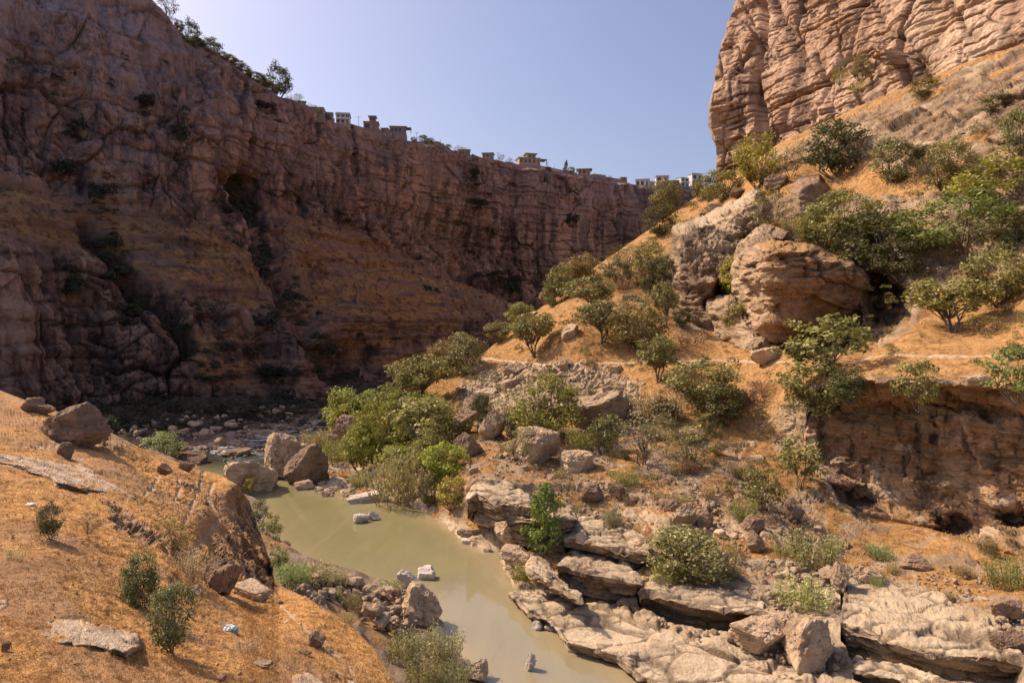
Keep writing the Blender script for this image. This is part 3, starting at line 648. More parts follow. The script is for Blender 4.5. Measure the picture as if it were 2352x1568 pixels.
# the overhanging block with the cave beside it
ob = patch('rock_block', BLOCK,
      dB, M['cliff'], 5.5, 1.7, 3.1, 150, push=.8, curl=1.8, round_=12, st=.4, jit=14, crack=.4,
      attr=lambda x, y, V, N: dict(stain_shade=.9 * streak(V, 2.4, 151) * sstep(700, 610, y + 20 * noise(V / 3.)) * (x > 1762), pale=.3 * sstep(1764, 1752, x), tone=.22 + 1.0 * fbm(V / 7., 4, 152), grass=sstep(.85, .97, np.abs(N[..., 2])) * (y < 600) * .9))  # narrow left face painted paler, as if catching the sun
tag(ob, 'huge overhanging brown rock block with a dark cave on its right side', 'rock outcrop')
ob = patch('rock_outcrop', [(2085,580),(2120,560),(2180,600),(2240,610),(2260,660),(2230,720),(2160,735),(2110,700),(2090,650)], lin([(2090,640,113),(2180,610,108),(2240,700,101),(2120,700,107),(2170,680,104)]), M['hill'], 2.6, .8, 1.3, 158, push=.6, curl=4)
tag(ob, 'rounded pale rock outcrop behind the spreading tree on the grassy bench', 'rock outcrop')
ob = patch('rock_block', [(1826,440),(1840,420),(1880,412),(1902,432),(1900,470),(1880,505),(1850,512),(1828,490)], lin([(1830,460,142),(1895,440,146),(1860,430,144),(1860,500,139)]), M['brown'], 2.4, .5, 1.3, 160, push=1., curl=3, round_=12, jit=4)
tag(ob, 'tall dark upright rock block standing on the crest above the ribbed outcrop', 'rock')
ob = patch('rock_outcrop', [(2030,440),(2090,424),(2140,420),(2120,450),(2075,490),(2040,540),(2055,600),(2100,620),(2080,660),(2040,640),(2010,560),(2005,490)], lin([(2030,450,131),(2130,425,128),(2050,520,124),(2090,630,115),(2020,560,122)]), M['hill'], 2.6, .8, 1.2, 162, push=.6, curl=3)
tag(ob, 'pale sloping rock slabs between the large green bushes on the upper right slope', 'rock outcrop')
for poly, sd_, lab in [
    ([(1905,352),(1960,318),(2030,278),(2110,252),(2190,262),(2230,305),(2180,345),(2080,350),(2000,372),(1930,385)], 180, 'layered grey rock band below the grass strip at the foot of the sunlit cliff'),
    ([(2195,245),(2280,196),(2360,170),(2500,140),(2500,300),(2380,335),(2290,338),(2225,300)], 184, 'layered grey rock band at the upper right edge'),
    ([(1800,372),(1850,330),(1930,300),(1960,318),(1905,352),(1850,385)], 188, 'narrow rock strip above the darkest round tree')]:
    ob = patch('rock_outcrop', poly, lambda x, y: dR(x, y) - 2.0, M['hill'], 6., 1.5, 2.6, sd_, push=.45, curl=3, round_=18, jit=14, st=.9, flat=(2., 2., .5),
               attr=lambda x, y, V, N: dict(stain_shade=.75 * sstep(-.05, .15, fbm(V * np.array([1 / 9., 1 / 9., 1 / 2.]), 4, 181)), tone=.35 + 1.1 * fbm(V / 9., 4, 182), grass=sstep(.72, .9, np.abs(N[..., 2])) * .6))
    tag(ob, lab, 'rock outcrop')
# the shaded cliff under the grassy bench
def dL(x, y):
    return fL(x, y)
def aL(x, y, V, N):
    hol = np.exp(-(((x - 2200) / 42) ** 2 + ((y - 1215) / 26) ** 2)) + np.exp(-(((x - 2335) / 40) ** 2 + ((y - 1190) / 24) ** 2)) + np.exp(-(((x - 2022) / 12) ** 2 + ((y - 1070) / 40) ** 2))  # hollows whose shade is also painted dark in the colour
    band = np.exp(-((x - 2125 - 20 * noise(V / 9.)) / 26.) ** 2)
    return dict(stain_shade=np.clip(.95 * streak(V, 1.5, 171) + band * .8 + hol, 0, 1), pale=.8 * sstep(.15, .35, fbm(V / 3.5, 4, 172)) * sstep(900, 990, y), tone=.5 + 1.2 * fbm(V / 5., 4, 173), grass=0 * x, crack=.6 * grooves_(V, 3., 175, .06))
ob = patch('overhanging_cliff', [(1846,985),(1850,930),(1872,886),(1990,868),(2100,876),(2200,882),(2352,888),(2640,898),(2640,1400),(2352,1290),(2250,1262),(2130,1220),(2000,1196),(1924,1156),(1892,1090),(1862,1035)],
      lambda x, y: dL(x, y) + 2.2 * np.exp(-((y - 935 - .05 * (x - 2100)) / 22.) ** 2) + 3. * np.exp(-(((x - 1990) / 60) ** 2 + ((y - 1150) / 20) ** 2)) + 6 * np.exp(-(((x - 2200) / 40) ** 2 + ((y - 1215) / 24) ** 2)) + 6 * np.exp(-(((x - 2335) / 40) ** 2 + ((y - 1190) / 22) ** 2)),
      M['cliff'], 4.2, 1.3, 3.6, 170, push=.25, curl=.9, round_=14, margin=14, attr=aL, st=.9, crack=.1, flat=(1.3, 1.3, .7))
tag(ob, kind='structure')
ob = patch('rock_rib', [(1842,1010),(1848,960),(1870,930),(1885,960),(1880,1020),(1895,1060),(1935,1090),(1985,1110),(1950,1120),(1900,1110),(1862,1060)], lin([(1850,960,91),(1880,960,91),(1850,1010,91),(1890,1060,87.5),(1940,1100,84.5),(1980,1110,84)]), M['tower'], 1.6, .5, .9, 176, push=.6, curl=1.5, round_=10, jit=5)
tag(ob, 'sunlit pale rock rib at the left end of the shaded stained cliff', 'rock outcrop')

def ledge(U, L, FT, zl, seed, mat, size=1.9, amp=.42, T=.8, under=1.2, zu=None, nx=None, label=None, rows=(60, 34), grassy=.3, tilt=0., name='rock_ledge', pale=.75):
    """a bedded shelf: level top running back from its lip, and an undercut face below the lip"""
    x0 = max(U[0][0], L[0][0]); x1 = min(U[-1][0], L[-1][0]); nx = nx or int((x1 - x0) / 2.2) + 8
    xs = np.linspace(x0, x1, nx); u = pl(U, xs); l = pl(L, xs); f = pl(FT, xs)
    e = np.clip(np.minimum((xs - x0), (x1 - xs)) / 16., 0, 1) ** .6
    u = l + (u - l) * e; f = l + (f - l) * e
    dl = d_at_z(l, zl + tilt * (xs - x0) / (x1 - x0)); du = np.maximum(dR(xs, u) - .1, dl + .5)
    R0, R1 = rows
    rows_ = []
    for k in range(-6, 0): rows_.append(P(xs, u + (l - u) * .0, du + .9 * -k) + np.array([0, 0, .35 * k]))
    for k in range(R0):
        s = k / (R0 - 1); y = u + (l - u) * s; q = 1 / du + (1 / dl - 1 / du) * s; rows_.append(P(xs, y, 1 / q))
    for k in range(1, R1):
        s = k / (R1 - 1); y = l + (f - l) * s; rows_.append(P(xs, y, dl + under * np.sin(min(s * 1.9, 1.57)) * e))
    V = np.stack(rows_); N = normals(V); c = V - np.array([0, 0, CZ]); N = np.where((N * c).sum(-1, keepdims=True) > 0, -N, N)
    # round the lip off a little
    for _ in range(3): V[1:-1] = .25 * V[:-2] + .5 * V[1:-1] + .25 * V[2:]
    D, crk = rock_disp(V, size, amp, seed, T, 1.1, .35, (2.2, 1.6, .35), nz=N[..., 2])
    D = D + .10 * amp / .4 * fbm(V / .5, 4, seed + 8) * (np.abs(N[..., 2:3])[..., 0]) + .12 * strata(V[..., [0, 2, 1]] * np.array([1, 1, 1.]), 2.3, seed + 9, .6, .3)
    D = blur(D, 1) + .05 * micro(V, .9, seed + 70)
    jb, jc = blocks(V, 2.0, seed + 90, (2.6, 1.5, .5), .25, .5); D = D + .10 * jb - .16 * jc; crk = np.maximum(crk, jc * .85)
    V2 = V + N * D[..., None] * np.minimum(1, .25 + e)[None, :, None]
    N1 = normals(V2); nz = np.abs(N1[..., 2]); soft = fbm(V / 1.6, 4, seed + 3)
    top = np.arange(len(V))[:, None] < R0 + 4
    A = dict(grass=top * sstep(.75, .95, nz + .3 * soft) * grassy, tone=.5 + fbm(V / 4., 4, seed + 4), pale=np.clip((.35 + pale * (.5 + fbm(V / 3., 3, seed + 6))) * (.4 + .6 * top), 0, 1), stain_shade=(~top) * .45 * streak(V, 1.2, seed + 5), crack=crk)
    o = grid_obj(name, V2, mat, A)
    if label: tag(o, label, 'rock ledge', 'rock ledges along the river bank')
    return o
H = M['hill']
ledge([(1072,1120),(1098,1098),(1157,1104),(1230,1140)], [(1072,1150),(1096,1133),(1139,1152),(1230,1166)], [(1072,1190),(1100,1205),(1150,1212),(1230,1195)], 5.6, 200, H, label='highest rock ledge above the river, at the right of the leafy bank trees')
ledge([(1165,1165),(1240,1146),(1325,1164)], [(1165,1192),(1178,1190),(1232,1196),(1325,1192)], [(1165,1225),(1190,1250),(1240,1262),(1325,1225)], 4.7, 205, H, label='dark-faced rock ledge directly behind the bright green cone-shaped tree')
ledge([(1296,1200),(1340,1182),(1400,1190),(1495,1240)], [(1296,1240),(1320,1240),(1383,1256),(1495,1276)], [(1296,1258),(1320,1262),(1383,1276),(1495,1296)], 3.6, 210, H, label='flat layered rock slab to the right of the bright green cone-shaped tree')
ledge([(1205,1275),(1230,1268),(1300,1330),(1340,1360)], [(1205,1300),(1235,1318),(1290,1355),(1340,1385)], [(1205,1330),(1235,1350),(1290,1372),(1340,1400)], 2.9, 214, H, label='narrow sloping rock ledge at the water below the bright green cone-shaped tree', grassy=.1)
ledge([(1280,1280),(1320,1258),(1390,1258),(1440,1288),(1475,1325)], [(1280,1300),(1300,1300),(1355,1320),(1420,1330),(1475,1342)], [(1280,1345),(1310,1372),(1355,1384),(1420,1384),(1475,1374)], 3.0, 218, H, size=2.4, label='bulging rounded rock ledge with deep shade below it near the middle of the bank', grassy=.08, under=2.0)
ledge([(1465,1338),(1510,1322),(1600,1330),(1690,1345),(1765,1385)], [(1465,1362),(1490,1360),(1552,1382),(1660,1402),(1765,1408)], [(1465,1400),(1490,1408),(1550,1432),(1670,1448),(1765,1440)], 2.8, 222, H, size=2.4, label='long rock ledge with a black cave slot beneath its lip', grassy=.05, under=3.2)
ledge([(1168,1350),(1240,1352),(1354,1388),(1440,1420),(1534,1462),(1642,1500),(1760,1540),(1900,1590)], [(1168,1366),(1185,1372),(1211,1404),(1262,1426),(1304,1474),(1419,1504),(1495,1566),(1700,1690),(1900,1800)], [(1168,1376),(1185,1384),(1211,1416),(1262,1444),(1304,1494),(1419,1530),(1480,1582),(1700,1720),(1900,1830)], 1.0, 226, H, size=2.6, amp=.34, T=.9, under=.6, rows=(90, 22), label='broad pale smooth stone shelf running along the water in the right foreground', grassy=0, pale=1.3)
ledge([(1930,1330),(1980,1312),(2100,1330),(2260,1428),(2360,1480)], [(1930,1430),(1955,1440),(2040,1474),(2160,1502),(2360,1522)], [(1930,1480),(1960,1508),(2050,1530),(2160,1566),(2360,1590)], 2.9, 230, H, size=2.4, amp=.5, under=1.3, label='wide tilted layered slab in the bottom right corner', grassy=.15, tilt=.6)
ledge([(1960,1520),(2060,1520),(2180,1560),(2420,1600)], [(1960,1540),(2060,1560),(2180,1610),(2420,1680)], [(1960,1560),(2060,1590),(2180,1640),(2420,1740)], 2.0, 234, H, size=1.6, amp=.35, label='lowest broken rock ledge at the bottom right edge of the picture', grassy=.05)

# pale bedrock slabs showing through the foreground grass
def fslab(poly, raise_, seed, label):
    o = patch('rock_slab', poly, lambda x, y: dF(x, y) - raise_ * dF(x, y) / 14., M['fore'], 1.3, .10, .3, seed, push=.09, margin=9, curl=raise_ * .9, round_=12, jit=7, step=1.8,
              attr=lambda x, y, V, N: dict(pale=np.clip(.75 + 1.1 * fbm(V / .8, 4, seed + 1), 0, 1), grass=sstep(.08, .3, fbm(V / .7, 4, seed + 2)) * .75), flat=(1.8, 1.8, .4))
    tag(o, label, 'rock slab', 'bedrock slabs in the near grass')
fslab([(-60,1030),(20,1042),(90,1056),(190,1062),(215,1085),(245,1108),(300,1132),(308,1142),(220,1126),(130,1108),(100,1086),(30,1060),(-60,1050)], .30, 240, 'long pale rock slab crossing the slope below the big round boulder')
fslab([(-60,1352),(20,1364),(80,1384),(150,1420),(250,1440),(318,1462),(324,1490),(290,1514),(210,1486),(120,1476),(50,1430),(-60,1390)], .32, 244, 'large pitted pale rock slab at the lower left edge')
fslab([(668,1556),(700,1540),(760,1530),(830,1536),(880,1570),(890,1620),(680,1620)], .26, 248, 'pale flat rock slab cut by the bottom edge of the picture')
# ================================================================ vegetation
def unit(v): return v / (np.linalg.norm(v, axis=-1, keepdims=True) + 1e-9)

def leaf_quads(c, out, size, rng, up=.25, rand=.9, asp=.55, tang=None):
    n = len(c); nrm = unit(.7 * out + rand * rng.normal(size=(n, 3)) * .7 + np.array([0, 0, up]))
    t = unit(np.cross(nrm, rng.normal(size=(n, 3)))) if tang is None else unit(tang + .25 * rng.normal(size=(n, 3)))
    b = np.cross(nrm, t) if tang is None else unit(np.cross(t, rng.normal(size=(n, 3))))
    s = (size * rng.uniform(.6, 1.3, n))[:, None]
    v = np.stack([c - t * s, c + b * s * asp, c + t * s, c - b * s * asp], 1)
    return v.reshape(-1, 3), np.arange(4 * n).reshape(n, 4)

def tube(pts, r0, r1, k=5):
    pts = np.array(pts, float); n = len(pts); tg = unit(np.gradient(pts, axis=0))
    ref = np.array([.3, .9, .2]); a = unit(np.cross(tg, ref)); b = np.cross(tg, a)
    r = np.linspace(r0, r1, n)[:, None, None]; th = np.arange(k) / k * 2 * np.pi
    v = pts[:, None] + r * (a[:, None] * np.cos(th)[None, :, None] + b[:, None] * np.sin(th)[None, :, None])
    i = np.arange(n * k).reshape(n, k); j = np.roll(i, -1, 1)
    return v.reshape(-1, 3), np.stack([i[:-1], j[:-1], j[1:], i[1:]], -1).reshape(-1, 4)

def join(parts):
    vs, fs, o = [], [], 0
    for v, f in parts: vs.append(v); fs.append(f + o); o += len(v)
    return np.concatenate(vs), np.concatenate(fs)

def limbs(tips, base_h, rng, r=.022, stems=3, spread=.10, zlow=0.):
    parts = []; tops = []
    for s in range(stems):
        a = rng.uniform(0, 6.28); rr = spread * (.4 + rng.random()); top = np.array([rr * np.cos(a), rr * np.sin(a), base_h * rng.uniform(.8, 1.15)])
        b = np.array([.015 * np.cos(a), .015 * np.sin(a), -.06]); mid = (b + top) / 2 + rng.normal(size=3) * .02
        parts.append(tube([b, mid, top], r * rng.uniform(.75, 1.1), r * .62)); tops.append(top)
    tops = np.array(tops)
    for c in tips:
        p0 = tops[np.argmin(np.linalg.norm(tops - c, axis=1) + rng.random(len(tops)) * .1)]
        m = p0 * .5 + c * .5 + np.array([0, 0, .04]) + rng.normal(size=3) * .03
        parts.append(tube([p0, m, c], r * .45, r * .12, 4))
    return join(parts)

PROTO = {}
def make_proto(kind, variant):
    rng = np.random.default_rng(hash_kind(kind) + variant * 31)
    if kind in ('oak', 'bush', 'big', 'loose', 'cone', 'thin'):
        ncl, nl, cr, ls = dict(oak=(64, 58, .115, .026), bush=(78, 52, .12, .025), big=(110, 58, .09, .017), loose=(40, 30, .12, .036), cone=(80, 46, .10, .027), thin=(46, 26, .11, .020))[kind]
        cz, rz_, lowcut = dict(oak=(.64, .36, .36), bush=(.48, .50, .05), big=(.52, .48, .10), loose=(.52, .48, .12), cone=(.5, .5, .06), thin=(.58, .42, .2))[kind]
        lump = rng.normal(size=(7, 3)); lump = unit(lump); la = rng.uniform(-.28, .22, 7)
        C = []; tries = 0
        while len(C) < ncl and tries < 20000:
            tries += 1
            dvec = unit(rng.normal(size=3)); rr = rng.uniform(.42, 1.) ** .55
            k = 1 + (np.clip(lump @ dvec, 0, 1) ** 3 * la).sum()
            c = np.array([.43 * dvec[0] * rr * k, .43 * dvec[1] * rr * k, cz + (rz_ - .05) * dvec[2] * rr * k])
            if kind == 'cone':
                z = rng.random() ** 1.2; w = .50 * (1 - z) ** .7 * min(1, (z + .12) * 4.); th = rng.uniform(0, 6.28); q = rng.uniform(.45, 1.)
                c = np.array([w * q * np.cos(th), w * q * np.sin(th), .1 + .86 * z])
            if c[2] < lowcut: continue
            C.append(c)
        C = np.array(C); cen = np.array([0, 0, cz * .8])
        cs = rng.uniform(.65, 1.25, len(C)); ctint = rng.uniform(.15, .85, len(C))
        pts = []; outs = []; tint = []
        for c, s, ct in zip(C, cs, ctint):
            m = int(nl * s * rng.uniform(.7, 1.2)); o = unit(rng.normal(size=(m, 3))); r = rng.random((m, 1)) ** .45
            p = c + o * r * cr * s * np.array([1.1, 1.1, .75]); pts.append(p); outs.append(.6 * o + .6 * unit(c - cen) ); tint.append(np.clip(ct + rng.normal(0, .16, m), 0, 1))
        pts = np.concatenate(pts); outs = unit(np.concatenate(outs)); tint = np.concatenate(tint)
        v, f = leaf_quads(pts, outs, ls, rng)
        tips = C[rng.permutation(len(C))[:34]]
        bh = dict(oak=.26, bush=.14, big=.16, loose=.2, cone=.3, thin=.22)[kind]
        tv, tf = limbs(tips, bh, rng, r=dict(oak=.022, bush=.016, big=.018, loose=.012, cone=.02, thin=.012)[kind], stems=dict(oak=3, bush=5, big=5, loose=5, cone=1, thin=4)[kind], spread=dict(oak=.10, bush=.2, big=.22, loose=.16, cone=.01, thin=.14)[kind])
        if kind == 'cone': tv, tf = join([tube([(0, 0, -.06), (.01, 0, .4), (0, 0, .93)], .022, .004)] + [tube([(0, 0, c[2] - .06), c * .6 + np.array([0, 0, c[2] * .4 - .02]), c], .008, .003, 4) for c in tips])
        tint4 = np.repeat(tint, 4)
    elif kind in ('tamarisk', 'reed', 'dry', 'twig'):
        n = dict(tamarisk=2600, reed=2600, dry=1500, twig=900)[kind]
        stems = dict(tamarisk=90, reed=140, dry=70, twig=46)[kind]
        P0 = []; T = []; ti = []; parts = []
        for s in range(stems):
            a = rng.uniform(0, 6.28); r0 = .32 * rng.random() ** .6 if kind != 'twig' else .06 * rng.random(); lean = rng.uniform(.05, .5) if kind != 'reed' else rng.uniform(.02, .3)
            b = np.array([r0 * np.cos(a), r0 * np.sin(a), -.02]); h = rng.uniform(.55, 1.0) * (1 - .5 * r0 ** 1.0) * (.96)
            tip = b + np.array([np.cos(a) * lean * .35, np.sin(a) * lean * .35, h]); tip[:2] = np.clip(tip[:2], -.5, .5)
            mid = b * .5 + tip * .5 + rng.normal(size=3) * .03
            if kind == 'twig': 
                lean = rng.uniform(.2, .48); tip = np.array([np.cos(a) * lean, np.sin(a) * lean, h]); mid = tip * .5 + np.array([0, 0, .08]) + rng.normal(size=3) * .03
            if s % (2 if kind in ('dry', 'twig') else 5) == 0: parts.append(tube([b, mid, tip], .006, .002, 3))
            m = n // stems; u = rng.uniform(.15 if kind != 'twig' else .35, 1.0, m)[:, None]
            p = (1 - u) ** 2 * b + 2 * u * (1 - u) * mid + u ** 2 * tip + rng.normal(size=(m, 3)) * (.03 if kind != 'twig' else .045)
            P0.append(p); T.append(unit(np.tile(unit(tip - b) * (1.2 if kind != 'twig' else .5), (m, 1)) + rng.normal(size=(m, 3)) * .45)); ti.append(np.clip(rng.uniform(.2, .8) + .3 * (u[:, 0] - .5) + rng.normal(0, .1, m), 0, 1))
        pts = np.concatenate(P0); T = np.concatenate(T); tint = np.concatenate(ti)
        v, f = leaf_quads(pts, unit(rng.normal(size=pts.shape)), dict(tamarisk=.034, reed=.05, dry=.028, twig=.026)[kind], rng, asp=dict(tamarisk=.26, reed=.13, dry=.28, twig=.45)[kind], tang=T)
        tv, tf = join(parts); tint4 = np.repeat(tint, 4)
    elif kind == 'mini':
        n = 300; o = unit(rng.normal(size=(n, 3))); o[:, 2] = np.abs(o[:, 2]) * 1.1 - .25
        k = 1 + .35 * np.sin(o[:, 0] * 5 + variant) * np.cos(o[:, 1] * 4 + 2 * variant)
        p = o * (.45 * k * rng.uniform(.5, 1, n) ** .5)[:, None] + np.array([0, 0, .35])
        v, f = leaf_quads(p, o, .075, rng); tint4 = np.repeat(np.clip(.5 + rng.normal(0, .22, n), 0, 1), 4); tv = None
    return (v, f, tint4, tv, tf if tv is not None else None)

KINDS = ['oak', 'bush', 'big', 'loose', 'cone', 'thin', 'tamarisk', 'reed', 'dry', 'twig', 'mini']
def hash_kind(k): return 1000 + 97 * KINDS.index(k)

CROWN = dict(oak='crown', bush='foliage', big='foliage', loose='foliage', cone='crown', thin='foliage', tamarisk='foliage', reed='foliage', dry='foliage', twig='foliage')
STEM = dict(oak='trunk', bush='stems', big='stems', loose='stems', cone='trunk', thin='stems', tamarisk='stems', reed='stems', dry='stems', twig='stems')
_cyc = {}
def plant(kind, name, cat, label, loc, w, h, color, rot=None, group=None, depth=None):
    nvar = dict(oak=5, bush=5, big=3, loose=3, cone=1, thin=3, tamarisk=3, reed=2, dry=2, twig=2, mini=5)[kind]
    v = _cyc.get(kind, 0) % nvar; _cyc[kind] = _cyc.get(kind, 0) + 1
    key = (kind, v)
    if key not in PROTO:
        lv, lf, tint, tv, tf = make_proto(kind, v)
        cm = mesh_obj(CROWN.get(kind, 'shrub'), lv, lf, M['leaf'], attrs={'tint': tint}, smooth=False); COL.objects.unlink(cm)
        tm = None
        if tv is not None: tm = mesh_obj(STEM[kind], tv, tf, M['bark']); COL.objects.unlink(tm)
        PROTO[key] = (cm, tm)
    cm, tm = PROTO[key]
    col = (color[0], color[1], color[2], 1)
    j = np.array([random.uniform(.88, 1.12) for _ in range(3)]) * random.uniform(.88, 1.12); col = (*(np.array(color) * j), 1)
    rot = random.uniform(0, 6.28) if rot is None else rot
    if tm is None:
        o = cm.copy(); o.name = name; link(o); o.location = loc; o.scale = (w, w, h); o.rotation_euler[2] = rot; o.color = col
        return tag(o, label, cat, group)
    r = empty(name, loc); r.scale = (w * random.uniform(.9, 1.1), w * random.uniform(.72, 1.12), h * random.uniform(.94, 1.08)); r.rotation_euler = (random.uniform(-.09, .09), random.uniform(-.09, .09), rot)
    c = cm.copy(); link(c, r); c.color = col
    t_ = tm.copy(); link(t_, r)
    return tag(r, label, cat, group)

